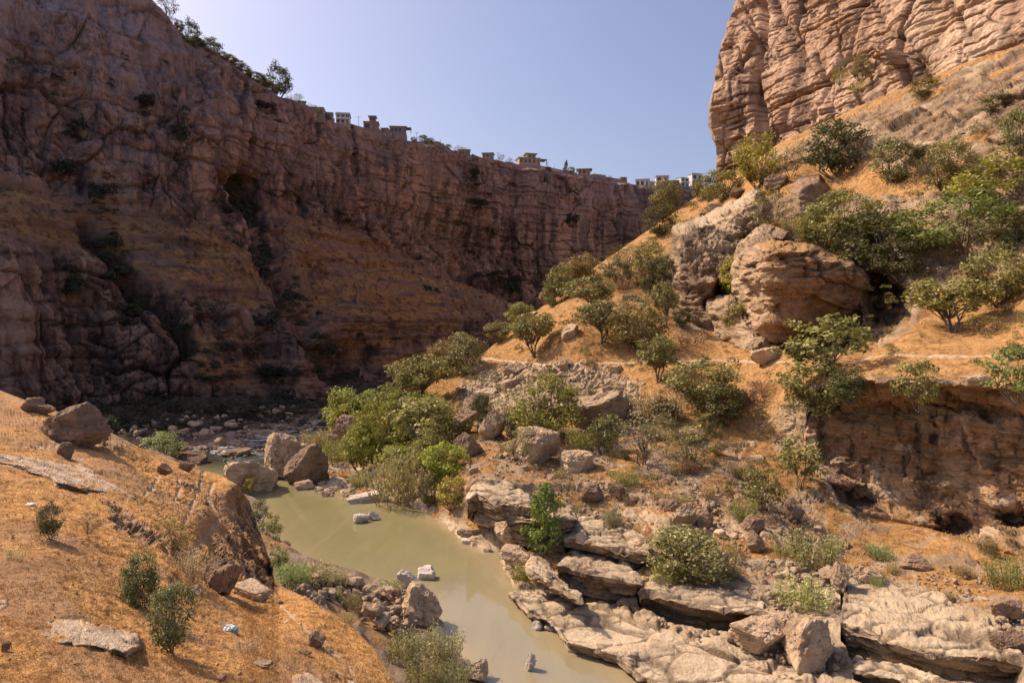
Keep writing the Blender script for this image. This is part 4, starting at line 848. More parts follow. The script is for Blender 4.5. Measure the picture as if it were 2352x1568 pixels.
OLIVE, GREY, DARK, YG, BRIGHT, TAM, DRY, FIG = (.145,.125,.038), (.17,.145,.06), (.066,.062,.024), (.25,.205,.036), (.175,.17,.034), (.24,.215,.075), (.25,.165,.085), (.135,.128,.04)
TREE, BUSHN = ('tree', 'tree'), ('shrub', 'shrub')
ON_HILL = [
 # px, base py, width, height, kind, colour, (name, category), label
 (1742,432,98,112,'bush',YG,TREE,'yellow-green bushy tree at the foot of the great sunlit cliff'),
 (1662,462,72,66,'bush',OLIVE,TREE,'green rounded tree just left of the yellow-green one under the cliff edge'),
 (1610,462,50,54,'bush',OLIVE,BUSHN,'small olive shrub on the skyline below the white houses'),
 (1632,478,44,40,'thin',OLIVE,BUSHN,'thin low shrub on the skyline ridge under the cliff corner'),
 (1818,410,64,68,'thin',GREY,TREE,'grey-olive thin tree between the yellow-green tree and the darkest round tree'),
 (1926,408,140,124,'bush',DARK,TREE,'darkest large round tree on the upper slope below the cliff'),
 (2056,420,126,98,'bush',GREY,TREE,'grey-olive tree to the right of the darkest round tree'),
 (2186,450,150,116,'big',GREY,TREE,'broad grey-olive tree on the upper right slope above the bright green one'),
 (2286,470,140,100,'bush',BRIGHT,TREE,'bright green spreading tree near the right edge of the upper slope'),
 (2345,360,80,110,'bush',FIG,TREE,'green tree cut by the right edge high on the slope'),
 (2300,262,90,46,'bush',DARK,BUSHN,'dark low shrub on the grey slabs at the upper right edge'),
 (2270,312,70,36,'thin',OLIVE,BUSHN,'thin olive shrub in the grey slabs left of the edge tree'),
 (2210,600,225,150,'big',FIG,TREE,'largest green spreading bush on the right slope above the pale outcrop'),
 (2335,560,90,80,'bush',OLIVE,BUSHN,'olive shrub at the right edge beside the largest spreading bush'),
 (1772,548,104,104,'thin',OLIVE,TREE,'open olive tree growing on top of the ribbed outcrop'),
 (1786,545,46,34,'loose',YG,BUSHN,'small yellow shrub at the foot of the open olive tree on the outcrop'),
 (1920,585,150,130,'big',OLIVE,TREE,'large olive bush on top of the overhanging block'),
 (2000,610,150,110,'bush',DARK,TREE,'dark bush hanging above the cave mouth'),
 (2064,640,84,84,'bush',DARK,BUSHN,'dark drooping shrub at the right rim of the cave'),
 (1868,560,70,60,'bush',OLIVE,BUSHN,'small olive shrub between the upright block and the overhanging block'),
 (2296,700,140,130,'bush',FIG,TREE,'dense green tree at the right behind the spreading bench tree'),
 (2186,768,165,122,'oak',FIG,TREE,'spreading tree with a visible trunk and shadow on the grassy bench'),
 (2262,772,90,46,'thin',FIG,BUSHN,'low branch-like shrub just right of the bench tree trunk'),
 (1975,142,1,1,None,None,None,None),
 (1530,486,66,70,'bush',(.16,.135,.045),TREE,'golden olive round tree on the ridge against the far wall'),
 (1514,542,74,66,'bush',DARK,TREE,'dark tree below the golden olive one on the ridge'),
 (1560,560,66,56,'thin',OLIVE,BUSHN,'thin olive shrub between the ridge trees and the ribbed outcrop'),
 (1490,640,84,84,'bush',OLIVE,TREE,'olive tree left of the shaded side of the ribbed outcrop'),
 (1526,674,76,80,'bush',DARK,TREE,'dark green tree against the left face of the ribbed outcrop'),
 (1340,648,70,62,'bush',OLIVE,TREE,'rounded olive tree on the skyline halfway down the ridge'),
 (1292,690,62,78,'bush',OLIVE,TREE,'olive tree on the ridge edge in front of the dark boulder'),
 (1268,704,42,48,'bush',OLIVE,BUSHN,'smallest olive shrub at the outer edge of the ridge trees'),
 (1402,650,58,60,'thin',GREY,TREE,'small open tree with thin trunks on the orange ridge'),
 (1450,632,50,64,'thin',GREY,BUSHN,'slim grey shrub on the ridge between the open tree and the olive trees'),
 (1430,668,60,36,'dry',DRY,BUSHN,'dry brown shrub lying below the small open ridge tree'),
 (1352,726,94,80,'oak',OLIVE,TREE,'round olive tree with forked trunk above the small pale block'),
 (1380,788,100,84,'oak',GREY,TREE,'single-trunk tree to the right of the small pale block'),
 (1466,808,120,100,'bush',OLIVE,TREE,'wide olive bush on the orange slope below the ribbed outcrop'),
 (1466,726,76,54,'thin',GREY,BUSHN,'thin grey-green shrub above the wide olive bush'),
 (1528,752,62,94,'oak',OLIVE,TREE,'slender tree with dark trunk at the left foot of the ribbed outcrop'),
 (1512,878,94,98,'oak',FIG,TREE,'dark green tree standing on the footpath slope'),
 (1228,816,96,84,'oak',OLIVE,TREE,'lone tree with slim trunk on the bare orange ridge'),
 (1196,752,64,54,'bush',OLIVE,BUSHN,'olive shrub on the skyline above the lone slim-trunk tree'),
 (1146,786,60,52,'bush',OLIVE,BUSHN,'olive shrub on the skyline to the left of the lone slim-trunk tree'),
 (1014,856,94,76,'bush',OLIVE,TREE,'rounded olive tree at the low end of the ridge'),
 (1068,862,84,82,'bush',GREY,TREE,'greyish tree beside the pale rock on the low ridge'),
 (1072,822,44,40,'bush',DARK,BUSHN,'dark small shrub peeping over the low ridge'),
 (932,925,96,98,'bush',GREY,TREE,'grey-olive tree on the low ridge behind the river trees'),
 (986,932,116,104,'oak',OLIVE,TREE,'olive tree with dark trunk where the ridge meets the river bank'),
 (890,960,80,70,'bush',OLIVE,TREE,'olive tree between the light green tree and the grey-olive tree on the bank'),
 (786,992,104,100,'bush',(.20,.23,.05),TREE,'light green leafy tree at the far left of the bank trees'),
 (846,985,70,80,'bush',BRIGHT,TREE,'green tree behind the tall yellow-green bank tree'),
 (862,1066,104,150,'bush',(.20,.19,.04),TREE,'tall yellow-green tree on the river bank beside the dark slanted rock'),
 (990,1036,150,120,'bush',(.15,.145,.042),TREE,'broad green tree in the middle of the bank thicket'),
 (1010,985,80,56,'dry',(.26,.2,.07),BUSHN,'yellowing shrub between the bank thicket and the scree'),
 (735,1028,84,46,'tamarisk',TAM,BUSHN,'feathery pale shrub above the two big river boulders'),
 (772,1064,74,62,'tamarisk',TAM,BUSHN,'feathery pale shrub just right of the dark river boulder'),
 (925,1150,126,128,'tamarisk',(.20,.20,.075),TREE,'big feathery pale green bush at the water beside the yellow-green sapling'),
 (1020,1105,84,96,'bush',(.21,.21,.03),TREE,'bright yellow-green sapling on the bank'),
 (1036,1168,84,74,'bush',YG,BUSHN,'yellow-green shrub overhanging the water below the sapling'),
 (985,1160,60,60,'bush',DARK,BUSHN,'dark shrub in the shade between the feathery bush and the sapling'),
 (830,1114,52,38,'tamarisk',TAM,BUSHN,'little feathery shrub on the pebbly bank'),
 (1256,1008,138,146,'bush',(.17,.155,.04),TREE,'large yellow-olive bush in front of the scree'),
 (1180,1006,104,104,'thin',GREY,TREE,'grey-olive tree left of the large yellow-olive bush'),
 (1112,975,46,74,'bush',DARK,BUSHN,'narrow dark shrub between rocks at the left of the scree'),
 (1190,1066,66,86,'thin',GREY,BUSHN,'thin grey tree beside the square block'),
 (1386,1046,66,96,'loose',FIG,TREE,'loose green tree in front of the big tilted boulder'),
 (1334,1034,70,54,'tamarisk',(.23,.2,.05),BUSHN,'yellow feathery shrub below the big tilted boulder'),
 (1614,940,140,118,'bush',(.15,.135,.042),TREE,'large yellow-olive tree below the footpath'),
 (1664,975,96,92,'bush',DARK,TREE,'dark tree to the right of the large yellow-olive tree'),
 (1524,970,110,94,'dry',(.24,.19,.10),BUSHN,'bare brownish shrub left of the large yellow-olive tree'),
 (1476,1070,130,108,'thin',(.20,.165,.09),TREE,'dusty grey-brown shrub on the lower slope'),
 (1580,1082,118,98,'thin',(.17,.15,.06),TREE,'open olive tree with thin dark trunk on the lower slope'),
 (1440,1116,64,38,'tamarisk',(.17,.16,.05),BUSHN,'low green shrub below the dusty grey-brown shrub'),
 (1296,1146,56,66,'thin',GREY,BUSHN,'sparse grey shrub growing on the highest rock ledge'),
 (1408,1214,48,52,'tamarisk',(.19,.17,.09),BUSHN,'small feathery shrub on the flat layered slab'),
 (1256,1268,104,138,'cone',(.13,.16,.038),TREE,'bright green cone-shaped tree standing by the river ledges'),
 (1842,1118,98,108,'loose',FIG,TREE,'leafy fig-like tree at the left end of the shaded cliff'),
 (1742,1172,110,98,'loose',(.15,.145,.05),TREE,'spreading pale-stemmed shrub left of the fig-like tree'),
 (1710,1190,60,50,'tamarisk',(.21,.18,.06),BUSHN,'yellowish feathery shrub under the pale-stemmed shrub'),
 (1590,1334,150,112,'bush',(.15,.15,.055),BUSHN,'large mixed green thicket on the middle of the rock terrace'),
 (1560,1290,110,80,'loose',GREY,BUSHN,'grey-leaved shrub rising at the back of the mixed thicket'),
 (1530,1342,90,50,'tamarisk',TAM,BUSHN,'pale feathery shrub at the left foot of the mixed thicket'),
 (1660,1290,66,50,'thin',YG,BUSHN,'yellow-leaved shrub at the right of the mixed thicket'),
 (1672,1330,50,44,'tamarisk',(.18,.18,.06),BUSHN,'small feathery shrub at the right foot of the mixed thicket'),
 (1860,1294,126,76,'tamarisk',(.20,.19,.075),BUSHN,'wide feathery shrub on the stony terrace below the shaded cliff'),
 (1850,1396,120,72,'tamarisk',TAM,BUSHN,'wide pale feathery shrub above the two square boulders'),
 (2020,1282,70,34,'tamarisk',(.15,.15,.05),BUSHN,'low green shrub on the orange grass below the cliff foot'),
 (2320,1352,90,74,'tamarisk',(.17,.155,.05),BUSHN,'feathery shrub at the right edge below the cliff'),
 (2270,1270,50,36,'tamarisk',(.12,.12,.045),BUSHN,'small shrub in the shade at the cliff foot'),
 (1208,1336,64,48,'tamarisk',(.20,.18,.05),BUSHN,'yellow-green feathery shrub right at the water edge'),
 (1540,1160,60,30,'tamarisk',(.21,.17,.07),BUSHN,'low straw-coloured shrub among the boulders'),
 (1680,690,54,96,'bush',YG,BUSHN,'yellow-green shrub in the cleft between ribbed outcrop and overhanging block'),
 (1690,775,56,76,'bush',OLIVE,BUSHN,'olive shrub at the foot of the cleft beside the overhanging block'),
 (1580,790,90,30,'dry',DRY,BUSHN,'dry scrub on the grass below the ribbed outcrop'),
 (1900,862,165,118,'loose',FIG,TREE,'tall leafy tree in front of the overhanging block'),
 (1884,955,150,120,'bush',OLIVE,TREE,'dense tree below the tall leafy one at the top of the shaded cliff'),
 (1950,925,90,80,'bush',DARK,BUSHN,'dark shrub at the upper left corner of the shaded cliff'),
 (2110,940,100,112,'loose',FIG,TREE,'leafy shrub hanging over the lip of the shaded cliff'),
 (2335,925,135,132,'loose',(.14,.15,.05),TREE,'pale leafy tree on the cliff lip at the right edge'),
 (1755,905,60,40,'dry',DRY,BUSHN,'dry twiggy shrub on the grass left of the tall leafy tree'),
 (1790,260,1,1,None,None,None,None),
]
for x, y, w, h, kd, col, nc_, lab in ON_HILL:
    if kd is None: continue
    dd_ = float(dR(x, y)); s = dd_ / F
    if nc_ is TREE: nm = ('tree', 'tree')
    else: nm = ('shrub', 'shrub')
    p = P(x, y, dd_)
    plant(kd, nm[0], nm[1], lab, p, w * s * 1.34, h * s * 1.16, col, group='trees and shrubs of the sunlit hillside')

# more scrub of the same few kinds between the trees, too alike to tell apart
rw = random.Random(17)
for cx, cy, rx, ry, n, kinds, wmin, wmax, cols, where in [
    (1480,620,70,60,9,['bush','thin'],36,62,[OLIVE,GREY,DARK],'near the top of the orange ridge'),
    (1560,720,40,40,4,['bush','thin'],34,50,[OLIVE,DARK],'near the top of the orange ridge'),
    (2200,400,140,60,4,['bush','thin'],40,76,[OLIVE,FIG,DARK],'on the upper right slope'),
    (2220,530,110,70,2,['bush','big'],60,100,[FIG,OLIVE,DARK],'on the upper right slope'),
    (1900,540,90,30,6,['bush','thin'],40,66,[OLIVE,DARK],'on top of the outcrops'),
    (1180,1000,110,50,9,['bush','thin','dry'],34,66,[OLIVE,DARK,DRY],'among the rocks above the river ledges'),
    (1400,1010,140,50,12,['bush','thin','dry'],30,60,[OLIVE,GREY,DRY],'among the rocks above the river ledges'),
    (1620,1000,110,60,10,['bush','thin','dry'],34,66,[OLIVE,DARK,DRY],'on the lower slope below the footpath'),
    (1640,1110,110,40,8,['thin','dry','tamarisk'],26,48,[GREY,DRY,TAM],'on the lower slope below the footpath'),
    (1400,1160,120,24,6,['dry','tamarisk'],20,36,[DRY,TAM],'on the rocky terrace'),
    (1700,1300,150,50,12,['dry','tamarisk','thin'],22,44,[DRY,TAM,GREY],'on the rocky terrace'),
    (2150,1340,140,40,9,['dry','tamarisk'],20,40,[DRY,TAM],'on the rocky terrace'),
    (880,1010,90,60,17,['bush','thin','bush'],46,84,[OLIVE,YG,BRIGHT,YG],'in the thicket by the river'),
    (980,1070,60,50,9,['bush'],44,74,[YG,OLIVE,BRIGHT],'in the thicket by the river')]:
    for _ in range(int(n * .8)):
        x = cx + rw.uniform(-1, 1) * rx; y = cy + rw.uniform(-1, 1) * ry
        if y < pl(RTOP, x) + 12 or y > pl(RBANK, x) - 6: continue
        dd_ = float(dR(x, y)); s = dd_ / F; w = rw.uniform(wmin, wmax)
        plant(rw.choice(kinds), 'shrub', 'shrub', 'small scrubby shrub ' + where, P(x, y, dd_), w * s * 1.2, w * s * rw.uniform(.75, 1.05), rw.choice(cols), group='scrub ' + where)

def hill_scrub(name, n, seed, zone, wmin, wmax, col, label, shape='mini'):
    rng = np.random.default_rng(seed); vs, fs, ti, o, c = [], [], [], 0, 0
    shapes = [make_proto(shape, v)[:3] for v in range(3)]
    while c < n:
        x = rng.uniform(zone[0], zone[2]); y = rng.uniform(zone[1], zone[3])
        if y < pl(RTOP, x) + 8 or y > pl(RBANK, x) - 5 or noise(np.array([[x / 55., y / 40., seed]]), 12)[0] < -.02: continue
        if poly_sd(np.array([x]), np.array([y]), CLIFF)[0] > -6 or poly_sd(np.array([x]), np.array([y]), BLOCK)[0] > 0: continue
        d = float(dR(x, y)); s = rng.uniform(wmin, wmax) * d / F; v, f, t4 = shapes[rng.integers(3)]; k = rng.random(len(f)) < (.4 if shape == 'mini' else .08); fk = f[k]
        a = rng.uniform(0, 6.28); R = np.array([[np.cos(a), -np.sin(a), 0], [np.sin(a), np.cos(a), 0], [0, 0, 1]])
        vv = (v[fk.ravel()] * np.array([s, s, s * rng.uniform(.45, .9)])) @ R.T + P(x, y, d); vs.append(vv); fs.append(np.arange(len(vv)).reshape(-1, 4) + o); ti.append(t4[fk.ravel()]); o += len(vv); c += 1
    ob = mesh_obj(name, np.concatenate(vs), np.concatenate(fs), M['leaf'], attrs={'tint': np.concatenate(ti)}, smooth=False); ob.color = (*col, 1)
    tag(ob, label, 'scrub', kind='stuff')
for _ in range(9):  # extra leafy shrubs thickening the bank, filed under the tree name
    x = rw.uniform(790, 1010); y = rw.uniform(985, 1100) + .25 * (x - 900) * .5
    if y > pl(RBANK, x) - 14: continue
    dd_ = float(dR(x, y)); s = dd_ / F; w = rw.uniform(74, 112)
    plant('bush', 'tree', 'tree', 'leafy shrub crowded into the thicket along the right river bank', P(x, y, dd_), w * s, w * s * rw.uniform(.9, 1.15), rw.choice([YG, OLIVE, BRIGHT, (.21, .19, .04)]), group='shrubs of the river thicket')
hill_scrub('hill_scrub', 420, 31, (1000, 430, 2360, 1180), 12, 34, (.115, .105, .036), 'low olive scrub sprinkled over the sunlit hillside')
hill_scrub('dry_scrub', 520, 32, (1000, 560, 2360, 1420), 12, 34, (.26, .17, .075), 'dry brown weeds sprinkled over the hillside and terrace', 'dry')

# on the sunlit cliff
for x, y, w, h, kd, col, lab in [
    (1978,186,50,72,'bush',OLIVE,'dense green tree growing from a ledge of the great sunlit cliff'),
    (1932,208,46,54,'thin',YG,'yellow-green shrub left of the tree on the cliff ledge'),
    (1974,216,60,30,'thin',YG,'low yellowish shrub below the tree on the cliff ledge'),
    (2046,172,36,36,'thin',OLIVE,'small shrub in the dark recess of the great sunlit cliff'),
    (1950,152,24,24,'thin',OLIVE,'smallest shrub above the tree on the cliff ledge')]:
    dd_ = float(dT(x, y)) - 2; s = dd_ / F
    plant(kd, 'shrub' if h < 60 else 'tree', 'shrub' if h < 60 else 'tree', lab, P(x, y, dd_), w * s, h * s, col, group='shrubs on the sunlit cliff')
for x, y, w, h, kd, col, lab in [(2130,222,80,46,'bush',OLIVE,'wide olive shrub at the top of the grey slabs under the sunlit cliff'), (2222,288,50,30,'thin',OLIVE,'low shrub in the middle of the grey slabs'), (2030,292,34,24,'thin',OLIVE,'tiny shrub on the grass band under the cliff')]:
    dd_ = float(dR(x, y)); s = dd_ / F
    plant(kd, 'shrub', 'shrub', lab, P(x, y, dd_), w * s, h * s, col, group='shrubs on the sunlit cliff')

# river-side thickets on the near bank and behind the near slope
def on_bank(x, y):
    d = d_at_z(y, .6)
    for _ in range(12):
        p = P(x, y, d); z = gorge_z(p[0], d); d = .5 * d + .5 * d_at_z(y, z)
    return P(x, y, d), float(d)
for x, y, w, h, kd, col, lab in [
    (930,1520,110,86,'tamarisk',(.21,.20,.085),'feathery willow clump nearest the near slope at the bottom of the river'),
    (1012,1512,110,86,'tamarisk',(.22,.21,.09),'feathery willow clump closest to the water below the rubble pile'),
    (975,1580,120,90,'tamarisk',(.22,.21,.085),'feathery willow clump cut by the bottom edge'),
    (1045,1575,90,66,'tamarisk',(.20,.19,.08),'outermost feathery willow clump leaning to the water at the bottom edge'),
    (618,1286,86,104,'loose',(.14,.14,.045),'loose leafy tree rising from behind the brown earth bank'),
    (640,1310,50,60,'bush',(.16,.17,.05),'light green shrub between the loose tree and the reeds'),
    (670,1340,110,62,'reed',(.26,.26,.10),'pale reed clump at the foot of the brown earth bank'),
    (722,1338,110,52,'reed',(.26,.25,.10),'middle reed clump along the pool edge'),
    (766,1342,84,40,'reed',(.26,.25,.11),'smallest reed clump at the right end of the reeds'),
    (810,1398,60,48,'tamarisk',(.19,.17,.075),'feathery shrub between the two rubble piles'),
    (770,1372,40,28,'tamarisk',(.20,.18,.075),'low shrub on the left rubble pile'),
    (890,1362,90,34,'reed',(.26,.25,.1),'thin grass clump behind the big rubble boulder'),
    (372,1062,90,74,'bush',(.20,.22,.065),'light green bush showing above the near slope by the dark river'),
    (574,1134,44,42,'loose',YG,'yellow-green shrub at the point of the brown bank'),
    (600,1200,50,60,'loose',(.12,.12,.045),'thin shrub clinging to the brown earth bank above the loose tree')]:
    p, dd_ = on_bank(x, y); s = dd_ / F
    plant(kd, 'tree' if h > 90 else 'shrub', 'tree' if h > 90 else 'shrub', lab, p, w * s * 1.1, h * s, col, group='plants along the near river bank')

# foreground bushes on the near slope
for x, y, w, h, kd, col, lab in [
    (118,1238,76,92,'bush',(.08,.08,.045),'dark twiggy bush on the upper left of the near slope'),
    (205,1238,64,60,'thin',(.12,.105,.06),'sparse twiggy bush right of the dark twiggy one'),
    (326,1398,112,150,'bush',(.085,.09,.045),'tall dark green bush in the middle of the near slope'),
    (394,1492,118,160,'bush',(.11,.11,.052),'leafy round bush in front of the tall dark bush'),
    (398,1290,90,104,'thin',(.20,.17,.04),'thin yellow-leaved bush behind the tall dark bush'),
    (430,1334,110,84,'dry',(.36,.25,.15),'pale dry tumbleweed-like shrub beside the dark rock'),
    (560,1500,90,44,'dry',(.40,.30,.19),'faint dry weed right of the white and teal bag'),
    (800,1430,50,36,'dry',(.33,.26,.13),'dry weed at the edge of the near slope above the willows'),
    (770,1330,1,1,None,None,None),
    (30,1290,60,36,'dry',(.45,.34,.14),'straw-coloured weed at the left edge of the near slope')]:
    if kd is None: continue
    dd_ = float(dF(x, y)); s = dd_ / F
    plant(kd, 'shrub', 'shrub', lab, P(x, y, dd_), w * s, h * s, col, group='bushes on the near slope')

# on the rim of the far wall
for x, y, w, h, kd, col, lab in [
    (384,46,70,66,'thin',(.10,.105,.045),'leafy tree on the rim at the top left where the wall meets the sky'),
    (438,118,60,74,'bush',(.07,.085,.04),'dark tree hanging on the rim below the top left tree'),
    (482,128,64,44,'bush',(.07,.085,.04),'broad low tree on the rim left of the prominent dark tree'),
    (512,142,36,26,'bush',(.07,.085,.04),'small bush on the rim after the broad low tree'),
    (556,176,56,30,'bush',(.08,.09,.04),'long low bush on the rim left of the prominent dark tree'),
    (590,194,50,30,'bush',(.07,.08,.04),'bush touching the left side of the prominent dark tree'),
    (640,226,78,82,'bush',(.045,.058,.032),'prominent dark tree alone on the rim'),
    (718,262,50,24,'thin',(.13,.12,.05),'yellowish bush below the first flat roofs on the rim'),
    (974,328,28,20,'bush',(.07,.085,.035),'round bush on the rim right of the two-part flat-roofed house'),
    (1056,356,36,20,'thin',(.12,.11,.05),'bush in front of the small house halfway along the rim'),
    (1150,372,26,18,'thin',(.09,.09,.05),'sparse bush left of the big tiered house'),
    (1298,398,16,30,'cone',(.05,.07,.03),'slim cypress-like tree on the rim'),
    (1312,400,22,20,'bush',(.09,.11,.045),'small round tree right of the slim cypress'),
    (880,308,22,14,'thin',(.09,.09,.05),'small bush between the dark house and the two-part house'),
    (1600,440,40,26,'thin',(.14,.13,.06),'bush below the last white house')]:
    dd_ = float(dW(x, y)) + 1; s = dd_ / F
    plant(kd, 'tree' if h > 40 or kd == 'cone' else 'shrub', 'tree' if h > 40 or kd == 'cone' else 'shrub', lab, P(x, y, dd_), w * s, h * s, col, group='trees along the canyon rim')

for x in (398, 410, 424, 452, 466, 500, 530, 546, 572, 604, 618, 664, 684, 734, 752, 806, 950, 990, 1030, 1086, 1170, 1260, 1400):
    y = pl(RIM, x) + 5; dd_ = float(dW(x, y)) + .5; s = dd_ / F; w = rw.uniform(18, 40) * (1 if x < 700 else .6)
    plant(rw.choice(['bush', 'thin', 'bush']), 'shrub', 'shrub', 'small bush among the other bushes on the edge of the canyon rim', P(x, y, dd_), w * s, w * s * rw.uniform(.6, .95), rw.choice([(.075, .085, .04), (.11, .105, .045), (.06, .07, .035)]), group='small bushes along the canyon rim')

# dark scrub in the ravine and on the ledges of the shaded wall: alike, too small to tell apart
WALLZ = [(552,490,34,62,18,'in the steep dark ravine of the shaded wall'),(602,590,20,40,10,'in the steep dark ravine of the shaded wall'),(678,690,24,50,14,'in the steep dark ravine of the shaded wall'),(748,800,24,50,12,'in the steep dark ravine of the shaded wall'),(790,876,26,18,6,'in the steep dark ravine of the shaded wall'),
 (230,560,32,50,9,'on the ledges of the shaded left wall'),(270,622,26,30,6,'on the ledges of the shaded left wall'),(180,640,44,26,6,'on the ledges of the shaded left wall'),(405,752,36,30,5,'on the ledges of the shaded left wall'),(320,700,28,28,5,'on the ledges of the shaded left wall'),(600,730,26,18,4,'on the ledges of the shaded left wall'),(640,870,46,22,6,'on the ledges of the shaded left wall'),
 (480,840,40,40,5,'on the ledges of the shaded left wall'),(405,920,30,34,7,'on the ledges of the shaded left wall'),(240,915,44,36,7,'on the ledges of the shaded left wall'),(235,460,28,36,5,'on the ledges of the shaded left wall'),(130,180,26,26,4,'high on the shaded left wall'),(340,240,20,24,3,'high on the shaded left wall'),(170,300,30,20,3,'high on the shaded left wall'),(160,390,40,14,4,'high on the shaded left wall'),(420,300,14,34,3,'high on the shaded left wall'),(600,250,36,22,4,'high on the shaded left wall'),
 (350,945,120,14,12,'along the foot of the shaded wall'),(300,985,120,20,12,'on the gorge floor below the shaded wall'),(640,925,120,14,14,'along the foot of the shaded wall'),(560,960,120,16,10,'on the gorge floor below the shaded wall'),(800,495,20,20,4,'on the distant cliff under the houses'),(1090,410,8,40,6,'on the distant cliff under the houses'),(1115,470,36,12,5,'on the distant cliff under the houses'),(1310,505,24,14,4,'on the distant cliff under the houses'),(1180,655,50,24,12,'on the talus below the distant cliff'),(1130,632,30,14,6,'on the talus below the distant cliff'),(1000,650,60,40,6,'on the talus below the distant cliff'),(900,760,60,50,5,'on the talus below the distant cliff'),(1050,760,60,40,5,'on the talus below the distant cliff'),(560,800,90,50,7,'on the ledges of the shaded left wall')]
rw = random.Random(5)
for cx, cy, rx, ry, n, where in WALLZ:
    for _ in range(max(2, int(n * .5))):
        x = cx + rw.gauss(0, .5) * rx; y = cy + rw.gauss(0, .5) * ry
        dd_ = float(dW(x, y)) - 1.0; s = dd_ / F; w = rw.uniform(24, 52) * (1 if cx < 800 else .7)
        if 'ravine' in where: dd_ += 3
        pos = P(x, y + w * .3, dd_)
        if 'foot' in where or 'gorge' in where: pos, dd_ = on_bank(x, min(max(y, 925), 985)); s = dd_ / F
        plant('mini', 'shrub', 'shrub', 'small dark shrub ' + where, pos, w * s, w * s * rw.uniform(.7, 1.1), (.024, .027, .018), group='dark shrubs ' + where)
# the rest of that scrub, past counting: one object
def far_scrub():
    rng = np.random.default_rng(77); vs, fs, ti, o = [], [], [], 0
    shapes = [make_proto('mini', v)[:3] for v in range(4)]
    spots = []
    for cx, cy, rx, ry, n, where in WALLZ:
        for _ in range(n * 3): spots.append((cx + rng.normal() * .65 * rx, cy + rng.normal() * .65 * ry, rng.uniform(9, 26)))
    while len(spots) < 1500:
        x = rng.uniform(-60, 1300); y = rng.uniform(60, 940)
        if y < pl(RIM, x) + 25 or y > pl(WBASE, x): continue
        if noise(np.array([[x / 60., y / 45., 3.]]), 9)[0] < .12: continue
        spots.append((x, y, rng.uniform(7, 20)))
    for _ in range(380): spots.append((rng.uniform(180, 760), rng.uniform(925, 990), rng.uniform(8, 24)))
    for x, y, w in spots:
        dd_ = float(dW(x, y)) - .5; v, f, t4 = shapes[rng.integers(4)]; pos = P(x, y + w * .3, dd_)
        if y > 924: pos, dd_ = on_bank(x, y); pos[2] -= .3
        s = dd_ / F * w * (1 if x < 800 else .7)
        k = rng.random(len(f)) < .45; fk = f[k]; vv = v[fk.ravel()] * np.array([s, s, s * rng.uniform(.6, 1.)]) + pos
        vs.append(vv); fs.append(np.arange(len(vv)).reshape(-1, 4) + o); ti.append(t4[fk.ravel()]); o += len(vv)
    ob = mesh_obj('far_scrub', np.concatenate(vs), np.concatenate(fs), M['leaf'], attrs={'tint': np.concatenate(ti)}, smooth=False); ob.color = (.026, .028, .019, 1)
    tag(ob, 'dark scrub spread over the ravine and ledges of the shaded canyon wall', 'scrub', kind='stuff')
far_scrub()
# ================================================================ boulders and rubble
def ico(sub):
    import bmesh
    bm = bmesh.new(); bmesh.ops.create_icosphere(bm, subdivisions=sub, radius=1.); bm.verts.ensure_lookup_table()
    v = np.array([x.co[:] for x in bm.verts]); f = np.array([[q.index for q in p.verts] for p in bm.faces]); bm.free(); return v, f
ICO = {s: ico(s) for s in (2, 3, 4, 5)}
def rock_mesh(seed, sub=4, kind='block', rough=.09):
    rng = np.random.default_rng(seed); v, f = ICO[sub]; u = unit(v)
    if kind == 'block': ns = np.r_[np.eye(3), -np.eye(3)] + rng.normal(size=(6, 3)) * .22; ns = np.r_[ns, rng.normal(size=(10, 3))]; hs = np.r_[rng.uniform(.6, .78, 6), rng.uniform(.72, .95, 10)]
    elif kind == 'slab': ns = np.r_[np.eye(3), -np.eye(3)] + rng.normal(size=(6, 3)) * .2; ns = np.r_[ns, rng.normal(size=(12, 3))]; hs = np.r_[.85, .8, .55, .85, .8, .55, rng.uniform(.66, .95, 12)]
    elif kind == 'round': ns = rng.normal(size=(22, 3)); hs = rng.uniform(.74, .95, 22)
    else: ns = rng.normal(size=(14, 3)); hs = rng.uniform(.5, .92, 14)
    ns = unit(ns); c = np.clip(u @ ns.T, 1e-3, None); q = np.where(u @ ns.T > .05, hs / c, 9.)
    p = 60.; r = (q ** -p).sum(1) ** (-1 / p); r = np.minimum(r, 1.25)
    w = u * r[:, None]
    r2 = rough * 1.3 * fbm(w * 1.6 + seed, 4, seed) + rough * .55 * fbm(w * 5 + seed, 3, seed + 1, ridged=True) + rough * .5 * strata(w * np.array([1, 1, 1.]) + rng.normal() , .34, seed, .15, .3)
    if sub > 3:
        bb, cc = blocks(w + rng.normal(size=3) * 9, .55, seed, (1, 1, .7)); r2 = r2 + rough * (.75 * bb - .45 * cc)
        bb, cc = blocks(w + rng.normal(size=3) * 9, .2, seed + 1, (1, 1, .7)); r2 = r2 + rough * (.28 * bb - .2 * cc)
    w = w + u * r2[:, None]
    lo, hi = w.min(0), w.max(0); w = (w - (lo + hi) / 2) / (hi - lo); return w, f

def boulder(label, loc, w, h, dep, seed, mat='stone', kind='block', rz=0., tilt=0., name='boulder', cat='boulder', group=None, sink=.2, sub=5):
    v, f = rock_mesh(seed, sub, kind)
    v = v * np.array([w, dep, h * (1 + sink)])
    o = mesh_obj(name, v, f, M[mat], smooth=False)
    o.location = (loc[0], loc[1] + dep * .3, loc[2] + h * (1 + sink) * .5 - h * sink); o.rotation_euler = (0, tilt, rz)
    return tag(o, label, cat, group)

